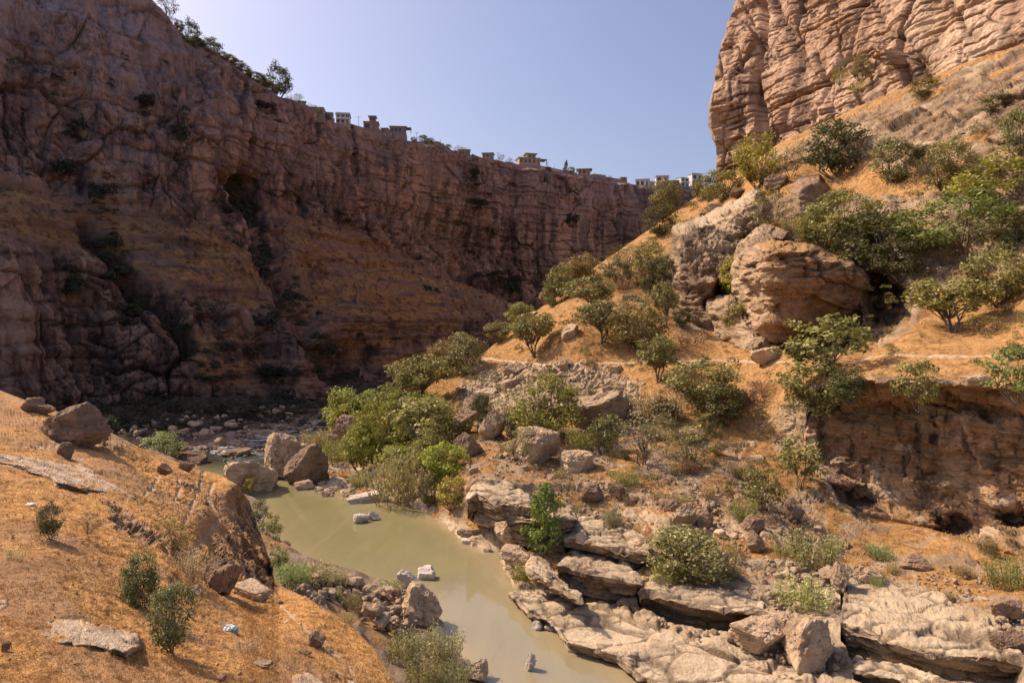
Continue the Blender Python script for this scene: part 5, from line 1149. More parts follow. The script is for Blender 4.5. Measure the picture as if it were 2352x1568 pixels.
B_HILL = [ # px, base py, width, height, kind, material, label, seed, tilt
 (1235,1062,92,74,'block','stone','square tan block with a flat sloping top left of the middle bushes',1,.05),
 (1388,992,136,84,'any','stone','largest tilted boulder at the lower edge of the scree',62,-.2),
 (1392,930,36,44,'any','stone','small upright pale stone just above the largest tilted boulder',3,.2),
 (1330,1082,76,42,'slab','stone','flat boulder below the loose green tree',4,.05),
 (1362,1156,52,44,'round','brown','rounded brown boulder on the flat terrace, left of a squarer one',5,0),
 (1417,1148,38,38,'block','brown','squarer brown boulder right of the rounded one on the terrace',6,0),
 (1576,1212,54,54,'any','stone','pointed faceted boulder among the dark ones',7,.1),
 (1538,1188,44,36,'round','brown','dark rounded boulder left of the pointed faceted one',8,0),
 (1624,1212,40,36,'round','brown','dark boulder right of the pointed faceted one',9,0),
 (1736,1222,54,36,'round','brown','wide dark boulder below the pale-stemmed shrub',10,0),
 (1740,1272,42,48,'round','brown','dark pitted boulder beside the mixed thicket',11,0),
 (1876,1534,102,104,'block','stone','tallest square boulder at the lower right of the pale shelf',12,.06),
 (1752,1502,128,72,'any','stone','wide low boulder left of the tallest square boulder',13,.1),
 (1812,1474,66,54,'block','stone','pale block between the wide low boulder and the tallest square one',14,0),
 (1310,782,38,38,'block','stone','small pale block beside the single-trunk tree on the orange slope',15,0),
 (1255,698,34,30,'any','brown','dark boulder on the ridge skyline under the olive trees',16,0),
 (1210,734,56,16,'slab','stone','flat pale rock lying on the ridge skyline',17,-.4),
 (1098,858,50,24,'slab','stone','pale rock slab on the ridge beside the greyish tree',18,-.5),
 (1180,862,52,28,'any','stone','grey rock at the upper left edge of the scree',19,0),
 (1172,892,44,20,'slab','stone','long pale stone in the upper scree',20,-.2),
 (1118,912,50,18,'slab','stone','pale flat stone at the left end of the scree',21,-.2),
 (1296,850,22,26,'any','stone','upright stone at the top edge of the scree',22,.1),
 (1090,960,60,50,'any','brown','dark crag left of the scree',23,0),
 (1070,1000,56,56,'any','brown','dark crag standing in shade below the left end of the scree',24,0),
 (1130,1010,50,64,'any','stone','tall jagged rock beside the narrow dark shrub',25,.1),
 (1075,1050,70,54,'any','brown','dark ledge-like rock beside the broad green bank tree',26,0),
 (795,1030,72,78,'any','brown','dark slanted rock leaning behind the river boulders',27,.5),
 (1415,860,26,20,'block','stone','small block at the right end of the scree top',28,0),
 (1590,1016,60,30,'slab','brown','low brown rock in the grass below the dark tree',29,0),
 (1700,936,60,40,'any','brown','brown rock under the dry twiggy shrub',30,0),
 (1765,838,70,40,'any','stone','pale broken rock at the foot of the overhanging block',31,0),
 (1745,812,56,40,'any','stone','pale crumbling rock against the left foot of the overhanging block',32,0),
 (1830,1196,44,26,'any','brown','dark stone under the fig-like tree',33,0),
 (2060,886,70,20,'slab','brown','flat rock on the lip of the shaded cliff left of the hanging shrub',34,0),
 (2250,884,60,24,'slab','stone','flat rock on the lip of the shaded cliff near the right edge',35,0),
 (1940,1356,46,58,'any','stone','leaning rock right of the wide pale feathery shrub',36,.2),
 (1915,1340,50,34,'any','stone','rock wedge behind the wide pale feathery shrub',37,0),
 (2005,1340,50,30,'slab','stone','flat stone on the terrace under the orange grass',38,0),
 (2110,1310,60,34,'any','brown','brown rock on the orange grass below the cliff',39,0),
 (2320,1420,60,44,'block','brown','brown block near the right edge above the layered slab',40,0),
 (2330,1500,60,46,'any','brown','dark rock at the right edge beside the layered slab',41,0),
 (1495,1290,70,44,'any','stone','rock with a flat top behind the bulging ledge',42,0),
 (1120,1218,66,58,'any','stone','knobbly rock below the highest ledge above the water',43,0),
 (1172,1250,70,56,'any','stone','craggy rock under the dark-faced ledge',44,0),
 (1190,1298,66,40,'any','stone','pile of fused rock at the water left of the cone-shaped tree',45,0),
 (1084,1238,66,24,'slab','stone','low rock at the water under the overhanging shrub',46,0),
 (1645,488,36,26,'any','stone','upper of the small rocks on the crest above the ribbed outcrop',47,0),
 (1620,506,30,20,'any','stone','lower of the small rocks on the crest above the ribbed outcrop',48,0),
 (1700,452,50,24,'any','brown','rock below the yellow-green tree at the cliff foot',49,0),
 (1790,432,56,34,'any','brown','brown rock under the thin grey-olive tree near the cliff foot',50,0),
 (2140,360,60,40,'any','stone','rock standing out of the slope above the broad grey-olive tree',51,0),
 (2250,396,50,30,'any','stone','rock on the slope under the edge tree',52,0),
 (1450,690,40,14,'slab','stone','flat stone in the grass of the ridge',53,0),
]
for x, y, w, h, kd, mt, lab, sd_, tl in B_HILL:
    dd_ = float(dR(x, y)); s = dd_ / F
    boulder(lab, P(x, y, dd_), w * s * 1.06, h * s * 1.04, (w + h) * .55 * s, 300 + sd_, mt, kd, rz=random.uniform(-.5, .5), tilt=tl, group='boulders of the sunlit hillside')
# in and beside the river
for x, y, w, h, kd, mt, lab, sd_, tl, z in [
    (700,1112,104,92,'round','brown','big dark rounded boulder standing in the river',1,.25,-.5),
    (636,1098,100,96,'any','stone','big pale boulder with a sharp top left of the dark rounded one',2,.1,-.3),
    (664,1060,70,40,'block','stone','pale boulder wedged behind the two biggest river boulders',3,0,.3),
    (566,1132,122,72,'slab','stone','flat-topped pale boulder at the end of the brown bank',4,.1,-.3),
    (696,1124,46,18,'slab','stone','small flat rock in front of the dark rounded boulder',5,0,-.1),
    (748,1140,22,12,'any','stone','little pale rock at the start of the pebbly bank',6,0,-.1),
    (828,1200,36,18,'any','white','left one of two joined pale rocks in the middle of the pool',7,0,-.15),
    (858,1194,32,18,'any','white','right one of two joined pale rocks in the middle of the pool',8,.3,-.15),
    (932,1350,52,34,'any','white','larger of two white rocks in the lower pool',9,.1,-.2),
    (978,1330,44,24,'slab','white','smaller of two white rocks in the lower pool',10,-.2,-.2),
    (1216,1540,20,36,'any','white','pointed white stone just breaking the water near the bottom',11,.3,-.2),
    (1234,1446,24,18,'any','white','little white stone off the end of the pale shelf',12,0,-.1),
    (1264,1448,26,12,'any','white','second white stone beside the pale shelf, close to the bank',13,0,-.1),
    (1088,1248,56,20,'slab','white','pale flat rock at the foot of the right bank ledges',14,0,-.1),
    (840,1152,90,18,'slab','white','pale flat gravel rock under the feathery bank bush',15,0,-.1),
    (646,1290,32,46,'round','brown','dark rounded rock at the pool behind the loose tree',16,0,-.2),
    (676,1290,36,14,'any','white','pale rock by the pool above the reeds',17,0,-.1),
    (966,1448,100,92,'slab','stone','big split boulder at the right of the large rubble pile',18,.45,.3),
    (1012,1470,44,24,'any','white','pale stone at the water in front of the big split boulder',19,0,-.1),
    (1090,1568,60,40,'any','stone','rock at the water below the willow clumps',20,0,-.1),
    (430,1064,90,22,'slab','brown','grey flat rock in the dark water beyond the near slope',21,0,-.1),
    (545,1046,60,14,'slab','brown','grey low rock in the far rapids',22,0,-.1)]:
    dd_ = float(d_at_z(y, max(z, 0))); s = dd_ / F; p = P(x, y, dd_); p[2] = z
    boulder(lab, p, w * s * 1.05, h * s * 1.05 - z, (w + h) * .5 * s, 400 + sd_, mt, kd, rz=random.uniform(-.4, .4), tilt=tl, group='rocks in and beside the river')
# near slope
for x, y, w, h, kd, mt, lab, sd_, tl in [
    (150,1016,150,92,'round','brown','largest rounded brown boulder on the crest of the near slope',1,.12),
    (138,1054,40,38,'round','brown','dark round stone below the largest rounded boulder',2,0),
    (66,946,56,34,'any','brown','jagged rock on the skyline left of the largest rounded boulder',3,.2),
    (96,952,50,22,'slab','brown','flat rock wedged behind the largest rounded boulder',31,.1),
    (376,1088,36,24,'any','brown','dark stone on the near crest, left one of two',4,0),
    (424,1082,34,22,'slab','brown','flat pale-topped stone on the near crest, right one of two',5,.2),
    (500,1350,90,64,'any','brown','dark craggy rock in the middle of the near slope by the dry shrub',6,0),
    (443,1366,38,22,'any','stone','pale stone left of the dark craggy rock',7,0),
    (568,1378,92,30,'slab','stone','long low rock below the brown bank on the near slope',8,.25),
    (722,1488,40,30,'slab','brown','dark leaning rock on the open near slope',9,.6),
    (700,1506,34,14,'any','brown','small dark stone in front of the leaning rock',10,0),
    (640,1392,22,12,'any','brown','small stone beside the path on the near slope',11,0),
    (298,1376,30,36,'any','stone','pale stone left of the tall dark bush',12,0),
    (470,1165,16,12,'any','brown','small stone beside the steep footpath',13,0),
    (600,1534,44,12,'slab','stone','small flat pale stone near the bottom of the near slope',14,0),
    (506,1566,20,14,'any','brown','small dark stone at the bottom edge',15,0),
    (764,1560,26,16,'any','brown','brown stone near the willows at the bottom of the near slope',16,0),
    (8,1494,22,20,'round','brown','dark stone at the left edge below the pitted slab',17,0)]:
    dd_ = float(dF(x, y)); s = dd_ / F
    boulder(lab, P(x, y, dd_), w * s, h * s, (w + h) * .5 * s, 500 + sd_, mt, kd, rz=random.uniform(-.4, .4), tilt=tl, group='rocks on the near slope', sink=.45 if w > 80 else .2)

def on_ledge(x, y):
    x = np.atleast_1d(np.asarray(x, float)); y = np.atleast_1d(np.asarray(y, float)); return np.maximum.reduce([poly_sd(x, y, u + f[::-1]) for u, l, f in LEDGES]) > -3
# rubble: every stone its own object, ten shapes between them
RUB = []
for k in range(10):
    v, f = rock_mesh(700 + k, 3, ['any', 'block', 'slab'][k % 3], .12); o = mesh_obj('stone', v, f, M['small'], smooth=False); COL.objects.unlink(o); RUB.append(o)
rr_ = random.Random(3)
def stone(p, size, label, group, flat=.7):
    o = rr_.choice(RUB).copy(); o.name = 'stone'; link(o); o.location = (p[0], p[1], p[2] + size * flat * .22)
    o.scale = (size * rr_.uniform(.8, 1.3), size * rr_.uniform(.7, 1.1), size * flat * rr_.uniform(.7, 1.2)); o.rotation_euler = (rr_.uniform(-.4, .4), rr_.uniform(-.4, .4), rr_.uniform(0, 6.3))
    return tag(o, label, 'stone', group)
stuff_later = []
def pile(poly, n, smin, smax, fun, label, group, up=0.):
    stuff_later.append((poly, int(n * 1.6), smin * .7, smax * .55, fun, up)); n = int(n * .27)
    a = np.array(poly, float); c = 0
    while c < n:
        x = rr_.uniform(a[:, 0].min(), a[:, 0].max()); y = rr_.uniform(a[:, 1].min(), a[:, 1].max())
        if poly_sd(np.array([x]), np.array([y]), poly)[0] < 0 or (fun is f_hill and on_ledge(x, y)[0]): continue
        p, d = fun(x, y); s = (smin + (smax - smin) * rr_.random() ** 2.2) * d / F; p = np.array(p); p[2] += up * rr_.random()
        stone(p, s, label, group); c += 1
def f_hill(x, y): d = float(dR(x, y)); return P(x, y, d), d
def f_fore(x, y): d = float(dF(x, y)); return P(x, y, d), d
pile([(650,1372),(700,1352),(790,1336),(832,1340),(836,1368),(790,1392),(740,1392)], 44, 14, 44, on_bank, 'broken stone of the left rubble pile on the near bank', 'stones of the left rubble pile', .9)
pile([(820,1400),(870,1372),(930,1360),(960,1400),(950,1452),(900,1462),(850,1442)], 75, 10, 42, on_bank, 'broken stone of the larger rubble pile beside the big split boulder', 'stones of the larger rubble pile', 1.6)
pile([(700,1116),(760,1100),(830,1104),(890,1140),(880,1156),(800,1150),(740,1142)], 70, 6, 24, f_hill, 'bleached stone of the pebbly bank under the tall yellow-green tree', 'stones of the pebbly bank')
pile([(1040,1030),(1150,1020),(1250,1080),(1400,1110),(1480,1140),(1380,1180),(1180,1100),(1060,1090)], 60, 7, 28, f_hill, 'brown stone scattered on the terrace above the ledges', 'stones on the terrace above the ledges')
pile([(1480,1130),(1700,1150),(1860,1180),(1930,1260),(1760,1330),(1660,1260),(1520,1210)], 110, 7, 30, f_hill, 'dark stone scattered below the fig-like tree', 'stones below the fig-like tree')
pile([(1700,1340),(1800,1310),(1960,1300),(2060,1330),(2000,1400),(1880,1420),(1780,1420)], 110, 6, 28, f_hill, 'pale stone of the rubble around the feathery shrubs', 'stones around the feathery shrubs')
pile([(1990,1280),(2180,1300),(2352,1370),(2352,1440),(2200,1400),(2050,1340)], 60, 6, 26, f_hill, 'stone in the orange grass below the shaded cliff', 'stones below the shaded cliff')
pile([(1160,1290),(1200,1270),(1260,1290),(1230,1330),(1180,1330)], 26, 8, 26, f_hill, 'knobbly stone at the water below the cone-shaped tree', 'stones below the cone-shaped tree')
pile([(1210,1290),(1500,1300),(1900,1330),(2352,1420),(2352,1560),(1950,1540),(1700,1500),(1500,1430),(1290,1400)], 110, 12, 44, f_hill, 'broken flat stone lying on the river ledges', 'flat stones on the river ledges')
pile([(1640,1440),(1830,1420),(1980,1460),(1980,1560),(1800,1530)], 30, 6, 20, f_hill, 'small stone lying beside the square boulders', 'stones beside the square boulders')
pile([(1080,1000),(1160,960),(1250,1010),(1200,1060),(1090,1040)], 40, 8, 30, f_hill, 'dark stone in the shade between the bank trees and the square block', 'stones between the bank trees and the square block')
pile([(1560,1080),(1700,1090),(1700,1150),(1580,1140)], 30, 6, 18, f_hill, 'small stone on the dry grass left of the fig-like tree', 'stones on the dry grass')
pile([(20,1120),(560,1180),(820,1480),(820,1560),(20,1560)], 70, 5, 15, f_fore, 'small stone in the dry grass of the near slope', 'small stones of the near slope')
pile([(240,985),(420,950),(620,940),(760,935),(700,975),(560,1010),(430,1040)], 90, 8, 34, on_bank, 'dark grey stone on the shaded gorge floor', 'stones on the shaded gorge floor')
pile([(430,1030),(620,985),(740,965),(740,1000),(640,1030),(520,1060)], 60, 6, 26, lambda x, y: (P(x, y, d_at_z(y, .1)), float(d_at_z(y, .1))), 'grey stone in the shaded rapids', 'stones in the rapids')
# the scree: too many stones to count
def stuff_stones(name, n, poly, smin, smax, fun, seed):
    rng = np.random.default_rng(seed); a = np.array(poly, float); xs = rng.uniform(a[:, 0].min(), a[:, 0].max(), n * 4); ys = rng.uniform(a[:, 1].min(), a[:, 1].max(), n * 4)
    k = (poly_sd(xs, ys, poly) + rng.normal(0, 10, len(xs)) > 0) & ~(on_ledge(xs, ys) & (fun is dR)); xs, ys = xs[k][:n], ys[k][:n]; d = fun(xs, ys); p = P(xs, ys, d); s = (smin + (smax - smin) * rng.random(len(xs)) ** 3) * d / F
    bases = [rock_mesh(800 + q, 2, 'any', .1) for q in range(6)]; vs, fs, o = [], [], 0
    for i in range(len(xs)):
        v, f = bases[i % 6]; a_ = rng.uniform(0, 6.28); R = np.array([[np.cos(a_), -np.sin(a_), 0], [np.sin(a_), np.cos(a_), 0], [0, 0, 1]])
        vs.append((v * rng.uniform(.6, 1.2, 3)) @ R.T * s[i] + p[i] + np.array([0, 0, s[i] * .12])); fs.append(f + o); o += len(v)
    ob = mesh_obj(name, np.concatenate(vs), np.concatenate(fs), M['small'], smooth=False)
    return tag(ob, kind='stuff')
tag(stuff_stones('scree', 2600, SCREE, 3, 15, dR, 5), 'grey-brown scree of loose stones below the footpath', 'scree')
def more_stones(seed):
    rng = np.random.default_rng(seed); bases = [rock_mesh(820 + q, 2, ['any', 'block'][q % 2], .1) for q in range(8)]; vs, fs, o, k = [], [], 0, 0
    for poly, n, smin, smax, fun, up in stuff_later:
        a = np.array(poly, float); c = 0
        while c < n:
            x = rng.uniform(a[:, 0].min(), a[:, 0].max()); y = rng.uniform(a[:, 1].min(), a[:, 1].max())
            if poly_sd(np.array([x]), np.array([y]), poly)[0] < -4 or (fun is f_hill and on_ledge(x, y)[0]): continue
            p, d = fun(x, y); sz = (smin + (smax - smin) * rng.random() ** 2) * d / F; v, f = bases[k % 8]; k += 1; a_ = rng.uniform(0, 6.28)
            R = np.array([[np.cos(a_), -np.sin(a_), 0], [np.sin(a_), np.cos(a_), 0], [0, 0, 1]])
            vs.append((v * rng.uniform(.6, 1.2, 3)) @ R.T * sz + np.array(p) + np.array([0, 0, sz * .12 + up * .5 * rng.random()])); fs.append(f + o); o += len(v); c += 1
    return mesh_obj('rubble', np.concatenate(vs), np.concatenate(fs), M['small'], smooth=False)
tag(more_stones(9), 'small broken rubble lying between the larger stones along both banks', 'rubble', kind='stuff')
tag(stuff_stones('gravel', 2200, [(1040,1000),(1500,1060),(1750,1140),(1960,1260),(2352,1360),(2352,1568),(1900,1480),(1650,1350),(1300,1200),(1100,1120)], 2.5, 10, dR, 6), 'loose gravel and stone chips on the rocky terrace', 'gravel')

tag(stuff_stones('pebbles', 2600, [(-40,1100),(560,1180),(840,1480),(880,1600),(-40,1600)], 1.5, 6, dF, 8), 'small stones and clods of earth in the near grass', 'gravel')
# dry grass on both slopes: one object each
def grass_blades(name, L, n, hpx, hmin, seed, label, lo=.45):
    rng = np.random.default_rng(seed); V = L['V']; g = L['grass']; ok = (g[1:-1, 1:-1] > lo).ravel()
    idx = np.flatnonzero(ok); idx = idx[rng.integers(0, len(idx), n)]; w = V.shape[1] - 2
    r, c = idx // w + 1, idx % w + 1; fr = rng.random((n, 1)); fc = rng.random((n, 1))
    p = V[r, c] * (1 - fr) * (1 - fc) + V[r + 1, c] * fr * (1 - fc) + V[r, c + 1] * (1 - fr) * fc + V[r + 1, c + 1] * fr * fc
    h = hmin * rng.uniform(.5, 1.4, n) * (p[:, 1] / hpx) ** .5
    vs = []
    for b in range(3):
        a = rng.uniform(0, 6.28, n); o = np.stack([np.cos(a), np.sin(a), 0 * a], -1); sd = np.stack([-np.sin(a), np.cos(a), 0 * a], -1)
        base = p + o * (h * .15)[:, None]; tip = base + o * (h * rng.uniform(.2, .8, n))[:, None]; tip[:, 2] += h * rng.uniform(.6, 1.1, n)
        wd = (h * .09)[:, None]; vs.append(np.stack([base - sd * wd - [0, 0, .02], base + sd * wd - [0, 0, .02], tip], 1))
    v = np.concatenate(vs).reshape(-1, 3); f = np.arange(len(v)).reshape(-1, 3)
    o = mesh_obj(name, v, f, M['grass'], attrs={'tint': np.repeat(rng.random(len(f)), 3)}, smooth=False)
    tag(o, label, 'grass', kind='stuff')
grass_blades('dry_grass', FORE, 42000, 14., .055, 21, 'short dry orange grass covering the near slope', .3)
grass_blades('dry_grass', HILL, 30000, 100., .30, 22, 'dry golden grass covering the sunlit hillside')

# ================================================================ houses on the rim, poles, litter
def box(x0, x1, y0, y1, z0, z1):
    v = np.array([[x, y, z] for z in (z0, z1) for y in (y0, y1) for x in (x0, x1)], float)
    return v, np.array([[0, 2, 3, 1], [4, 5, 7, 6], [0, 1, 5, 4], [2, 6, 7, 3], [0, 4, 6, 2], [1, 3, 7, 5]])
def house(label, x0, x1, yt, yb, wall, wins=(3, 1), roof=.25, over=.3, drop=3., parts=(), off=3., turn=.25, name='house', parapet=False, porch=False):
    """a block seen at survey px x0..x1, from roof line yt to footing yb; wins = (columns, storeys)"""
    cx = (x0 + x1) / 2; d = float(dW(cx, yb)) + off; s = d / F; p = P(cx, yb, d); w = (x1 - x0) * s; h = (yb - yt) * s; dep = max(6., w * .7)
    r = empty(name, p); r.rotation_euler[2] = turn + random.uniform(-.35, .35)
    def part(nm, lst, m, par=r): v, f = join(lst); return mesh_obj(nm, v, f, M[m], par, smooth=False)
    part('wall', [box(-w / 2, w / 2, 0, dep, 0, h - roof)], wall)
    part('roof', [box(-w / 2 - over, w / 2 + over, -over, dep + over, h - roof, h)], 'roof')
    part('retaining_wall', [box(-w / 2 - .4, w / 2 + .4, -.8, dep, -drop, -.004)], 'render_grey' if wall != 'render_white' else 'render_tan')
    nx, ny = wins; hs = (h - roof) / ny
    for j in range(ny):
        for i in range(nx):
            wc_ = -w / 2 + w * (i + .5) / nx; ww = w / nx * .30; z0 = j * hs + hs * .30; z1 = j * hs + hs * .82
            if i == nx - 1 and j == 0:
                part('door', [box(wc_ - ww * .7, wc_ + ww * .7, -.10, -.004, .05, z1)], 'metal'); continue
            wn = part('window', [box(wc_ - ww, wc_ + ww, -.06, -.004, z0, z1)], 'pane')
            part('frame', [box(wc_ - ww - .1, wc_ + ww + .1, -.14, -.064, z1 - .02, z1 + .14), box(wc_ - ww - .1, wc_ + ww + .1, -.14, -.064, z0 - .14, z0 + .02), box(wc_ - .05, wc_ + .05, -.12, -.064, z0 + .03, z1 - .03)], 'roof', wn)
        if j: part('balcony', [box(-w / 2 + .3, w / 2 - .3, -1.1, -.15, j * hs - .12, j * hs + .1), box(-w / 2 + .3, w / 2 - .3, -1.1, -1.0, j * hs + .1, j * hs + .7)], wall)
    if parapet: part('parapet', [box(-w / 2 - .2, w / 2 + .2, -.2, 0, h + .004, h + .7)], wall)
    if porch:
        part('porch_roof', [box(w / 2 + over + .01, w / 2 + over + w * .28, -.5, dep * .7, h - roof - .6, h - roof - .3)], 'roof')
        part('porch_post', [box(w / 2 + over + w * .24, w / 2 + over + w * .27, -.3, -.1, 0, h - roof - .61)], 'metal')
    if 'tank' in parts: part('water_tank', [box(-w * .3, -w * .3 + 1.5, dep * .4, dep * .4 + 1.5, h + .004, h + 1.5)], 'metal')
    if 'upper' in parts:
        u = part('upper_storey', [box(-w * .12, w * .30, 1., dep * .8, h + .004, h + 2.6)], wall); part('roof', [box(-w * .2, w * .38, .2, dep * .85, h + 2.604, h + 2.9)], 'roof', u)
        part('window', [box(-w * .05, w * .08, .9, .996, h + .8, h + 2.)], 'pane', u); part('window', [box(w * .14, w * .26, .9, .996, h + .8, h + 2.)], 'pane', u)
    return tag(r, label, 'house', 'houses along the canyon rim')
house('low tan house farthest left on the rim beside the prominent dark tree', 686, 702, 232, 243, 'render_tan', (2, 1), drop=4)
house('long low tan house with a thin flat roof second from the left on the rim', 706, 742, 246, 261, 'render_tan', (4, 1), drop=4)
house('small low tan house just left of the white-based house', 744, 764, 258, 271, 'render_tan', (2, 1), drop=4)
house('white-based house with dark upper windows on the left of the rim', 772, 803, 262, 285, 'render_white', (3, 2), drop=3, parapet=True)
house('dark brown house with a raised roof left of the two-part flat-roofed house', 835, 868, 279, 301, 'render_red', (2, 1), drop=4, parts=('upper',))
house('small dark shed-like house between the dark brown house and the two-part house', 876, 890, 294, 305, 'render_grey', (1, 1), drop=3)
house('two-part flat-roofed grey house with a porch, the widest on the left half of the rim', 896, 932, 290, 308, 'render_grey', (4, 1), drop=8, over=.5, porch=True)
house('low reddish house half hidden behind bushes halfway along the rim', 1054, 1080, 343, 356, 'render_red', (2, 1), drop=3)
house('tiny low house right of the round bush on the rim', 1000, 1018, 330, 338, 'render_red', (2, 1), drop=2)
house('small house with a wide flat roof left of the big tiered house', 1108, 1132, 351, 364, 'render_tan', (3, 1), drop=3, over=.6)
house('biggest tiered tan house with an upper storey and a pale retaining wall', 1192, 1242, 362, 379, 'render_tan', (5, 1), drop=6, over=.5, parts=('upper',), porch=True)
house('small house with a broad overhanging roof right of the slim cypress', 1328, 1356, 388, 403, 'render_tan', (3, 1), drop=4, over=1.2)
house('low long house behind a grey wall left of the lone tower-like house', 1362, 1394, 401, 412, 'render_tan', (4, 1), drop=3)
house('narrow tower-like brown house at the end of the dark cliff rim', 1426, 1440, 407, 423, 'render_red', (1, 2), drop=3)
house('leftmost white house of the far white group', 1460, 1491, 413, 429, 'render_white', (3, 1), drop=4, parapet=True, turn=-.2)
house('little white house between the first and the tallest white houses', 1493, 1505, 417, 430, 'render_white', (1, 1), drop=3)
house('tallest white house with two storeys and balconies', 1507, 1536, 405, 430, 'render_white', (2, 2), drop=4, parapet=True)
house('low grey-white house right of the tallest white house', 1539, 1560, 414, 430, 'render_grey', (3, 1), drop=3)
house('white house with a tan front second from the right on the rim', 1562, 1585, 408, 430, 'render_white', (2, 2), drop=3)
house('rightmost white house beside the sunlit cliff', 1588, 1616, 400, 430, 'render_white', (2, 2), drop=3, parapet=True)
def rim_wall(label, x0, y0, x1, y1, hpx, mat):
    n = max(4, int((x1 - x0) / 6)); xs = np.linspace(x0, x1, n); ys = np.linspace(y0, y1, n); d = dW(xs, ys) + 1.5; p = P(xs, ys, d); h = hpx * d / F
    r = empty('compound_wall', p[0]); q = p - p[0]; a = []; c = []
    for k in range(n - 1):
        for lst, z0, z1, t_ in ((a, -3., h[k], .15), (c, h[k] + .004, h[k] + .2, .25)):
            e = q[k + 1] - q[k]; m = np.array([-e[1], e[0], 0]) / (np.hypot(e[0], e[1]) + 1e-6) * t_
            b = [q[k] - m, q[k + 1] - m, q[k] + m, q[k + 1] + m]; v = np.array([[*x_[:2], x_[2] + z] for z in (z0, z1) for x_ in b])
            lst.append((v, np.array([[0, 2, 3, 1], [4, 5, 7, 6], [0, 1, 5, 4], [2, 6, 7, 3], [0, 4, 6, 2], [1, 3, 7, 5]])))
    v, f = join(a); mesh_obj('wall', v, f, M[mat], r, smooth=False); v, f = join(c); mesh_obj('coping', v, f, M['roof'], r, smooth=False)
    tag(r, label, 'wall', 'compound walls along the rim')
rim_wall('low tan compound wall joining the leftmost houses on the rim', 690, 243, 768, 280, 6, 'render_tan')
rim_wall('low grey wall between the white-based house and the dark brown house', 804, 290, 836, 300, 5, 'render_grey')
rim_wall('grey wall joining the dark brown house to the two-part house', 866, 304, 900, 312, 6, 'render_grey')
rim_wall('low wall running down from the biggest tiered house', 1244, 386, 1326, 402, 4, 'render_tan')
rim_wall('long low grey wall in front of the low long house', 1358, 408, 1440, 422, 7, 'render_grey')
rim_wall('pale low wall in front of the far white houses', 1456, 431, 1612, 434, 5, 'render_tan')
for lab, x, yt, yb, arms in [('utility pole between the white-based house and the dark brown house', 824, 268, 292, 1), ('utility pole right of the two-part flat-roofed house', 957, 304, 328, 1), ('thin pole right of the tiny low house', 1012, 320, 342, 0),
                             ('double-armed utility pole left of the big tiered house', 1144, 350, 374, 2), ('thin pole right of the big tiered house', 1258, 370, 391, 0), ('short thin pole before the slim cypress', 1273, 378, 394, 0)]:
    d = float(dW(x, yb)) + 2; s = d / F; p = P(x, yb, d); h = (yb - yt) * s
    r = empty('utility_pole', p); tag(r, lab, 'pole', 'utility poles on the rim')
    v, f = tube([(0, 0, -1), (0, 0, h / 2), (0, 0, h)], .14, .09, 6); mesh_obj('pole', v, f, M['metal'], r)
    for a in range(arms):
        v, f = box(-1., 1., -.06, .06, h * (.93 - .14 * a), h * (.93 - .14 * a) + .12); mesh_obj('crossarm', v, f, M['metal'], r, smooth=False)

def crumple(name, label, x, y, w, h, mats, seed, two=False):
    d = float(dF(x, y)); s = d / F; p = P(x, y, d); r = empty(name, p); tag(r, label, 'litter')
    v, f = ICO[4]; u = unit(v)
    def piece(nm, m, off, sx, sy, sz, q):
        g = u * (1 + .45 * fbm(u * 1.7 + q, 3, seed + q, ridged=True) + .12 * fbm(u * 6 + q, 2, seed + q + 3))[:, None]
        mesh_obj(nm, g * np.array([sx, sy, sz]) * .5 + np.array(off), f, M[m], r, smooth=False)
    W = w * s; H = h * s
    piece('bag', mats[0], (0, 0, H * .3), W * .62, W * .5, H * .55, 1)
    if two:
        piece('bag_end', mats[1], (W * .34, -.01, H * .22), W * .36, W * .4, H * .52, 2)
        piece('bag_handle', mats[0], (-W * .36, 0, H * .62), W * .10, W * .10, H * .75, 3)
crumple('plastic_bag', 'crumpled white plastic bag with a teal end lying in the grass', 527, 1452, 36, 28, ('bag_white', 'bag_teal'), 900, True)
crumple('plastic_scrap', 'white plastic scrap at the left beside the dark twiggy bush', 70, 1162, 28, 12, ('bag_white',), 910)
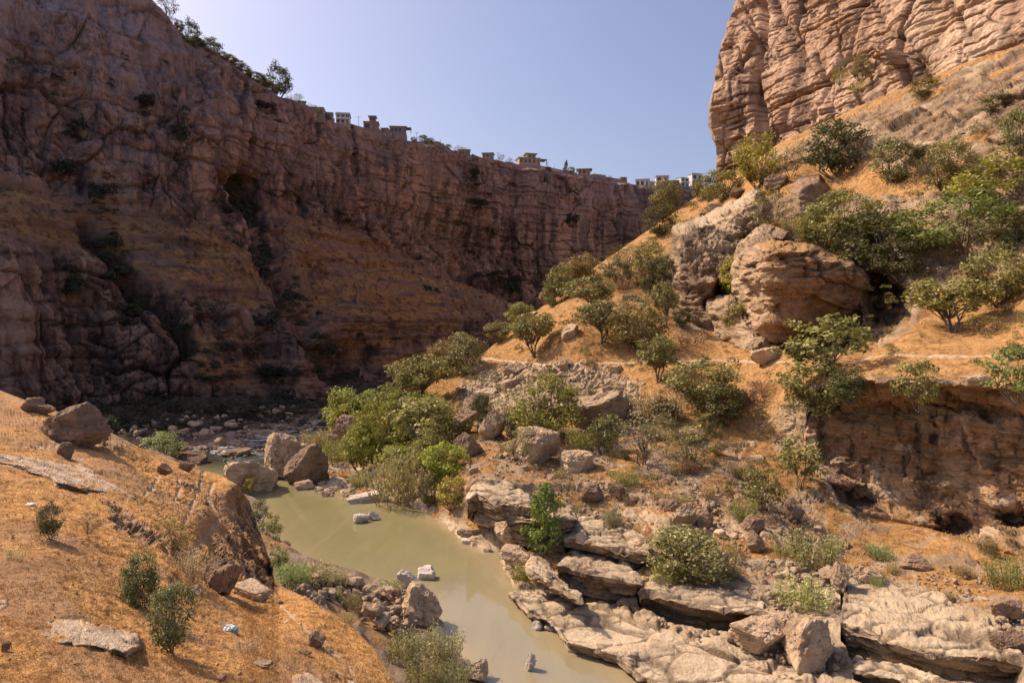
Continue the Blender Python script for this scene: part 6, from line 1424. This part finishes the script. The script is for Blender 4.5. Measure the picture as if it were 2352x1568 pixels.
crumple('plastic_scrap', 'tiny white plastic scrap right of the plastic bag', 657, 1430, 10, 7, ('bag_white',), 920)
crumple('plastic_scrap', 'small white scrap above the long pale slab', 103, 1078, 12, 8, ('bag_white',), 930)
crumple('plastic_scrap', 'pale plastic scrap near the bottom edge of the near slope', 612, 1532, 18, 7, ('bag_white',), 940)
# ================================================================ camera, sun, sky
cam = bpy.data.cameras.new('camera'); co_ = bpy.data.objects.new('camera', cam); link(co_)
co_.location = (0, 0, CZ); co_.rotation_euler = (math.pi / 2, 0, 0)
cam.sensor_width = 36; cam.lens = 36 * F / 2352; cam.shift_y = -(784 - HY) / 2352
cam.clip_start = .2; cam.clip_end = 20000
S.camera = co_
EL, AZ = math.radians(46), math.radians(-65)          # height of the sun; bearing from straight ahead, left negative
sdir = Vector((math.sin(AZ) * math.cos(EL), math.cos(AZ) * math.cos(EL), math.sin(EL)))
sl = bpy.data.lights.new('sun', 'SUN'); sl.energy = 5.; sl.angle = math.radians(.5); sl.color = (1., .83, .61)
so = bpy.data.objects.new('sun', sl); so.rotation_euler = sdir.to_track_quat('Z', 'Y').to_euler(); link(so)
w = bpy.data.worlds.new('World'); S.world = w; w.use_nodes = True; nt = w.node_tree
sky = nt.nodes.new('ShaderNodeTexSky'); sky.sky_type = 'NISHITA'; sky.sun_disc = False
sky.sun_elevation = EL; sky.sun_rotation = AZ; sky.air_density = 1.; sky.dust_density = 5.5; sky.ozone_density = 2.; sky.altitude = 700
mx = nt.nodes.new('ShaderNodeMix'); mx.data_type = 'RGBA'; mx.blend_type = 'MULTIPLY'; mx.inputs[0].default_value = 1; mx.inputs[7].default_value = (1.14, 1.0, 1.02, 1)
nt.links.new(sky.outputs[0], mx.inputs[6]); bg = nt.nodes['Background']; nt.links.new(mx.outputs[2], bg.inputs[0]); bg.inputs[1].default_value = .165
S.view_settings.view_transform = 'Standard'; S.view_settings.look = 'None'; S.view_settings.exposure = 0; S.view_settings.gamma = 1
S.cycles.max_bounces = 6; S.cycles.diffuse_bounces = 1; S.cycles.transparent_max_bounces = 4
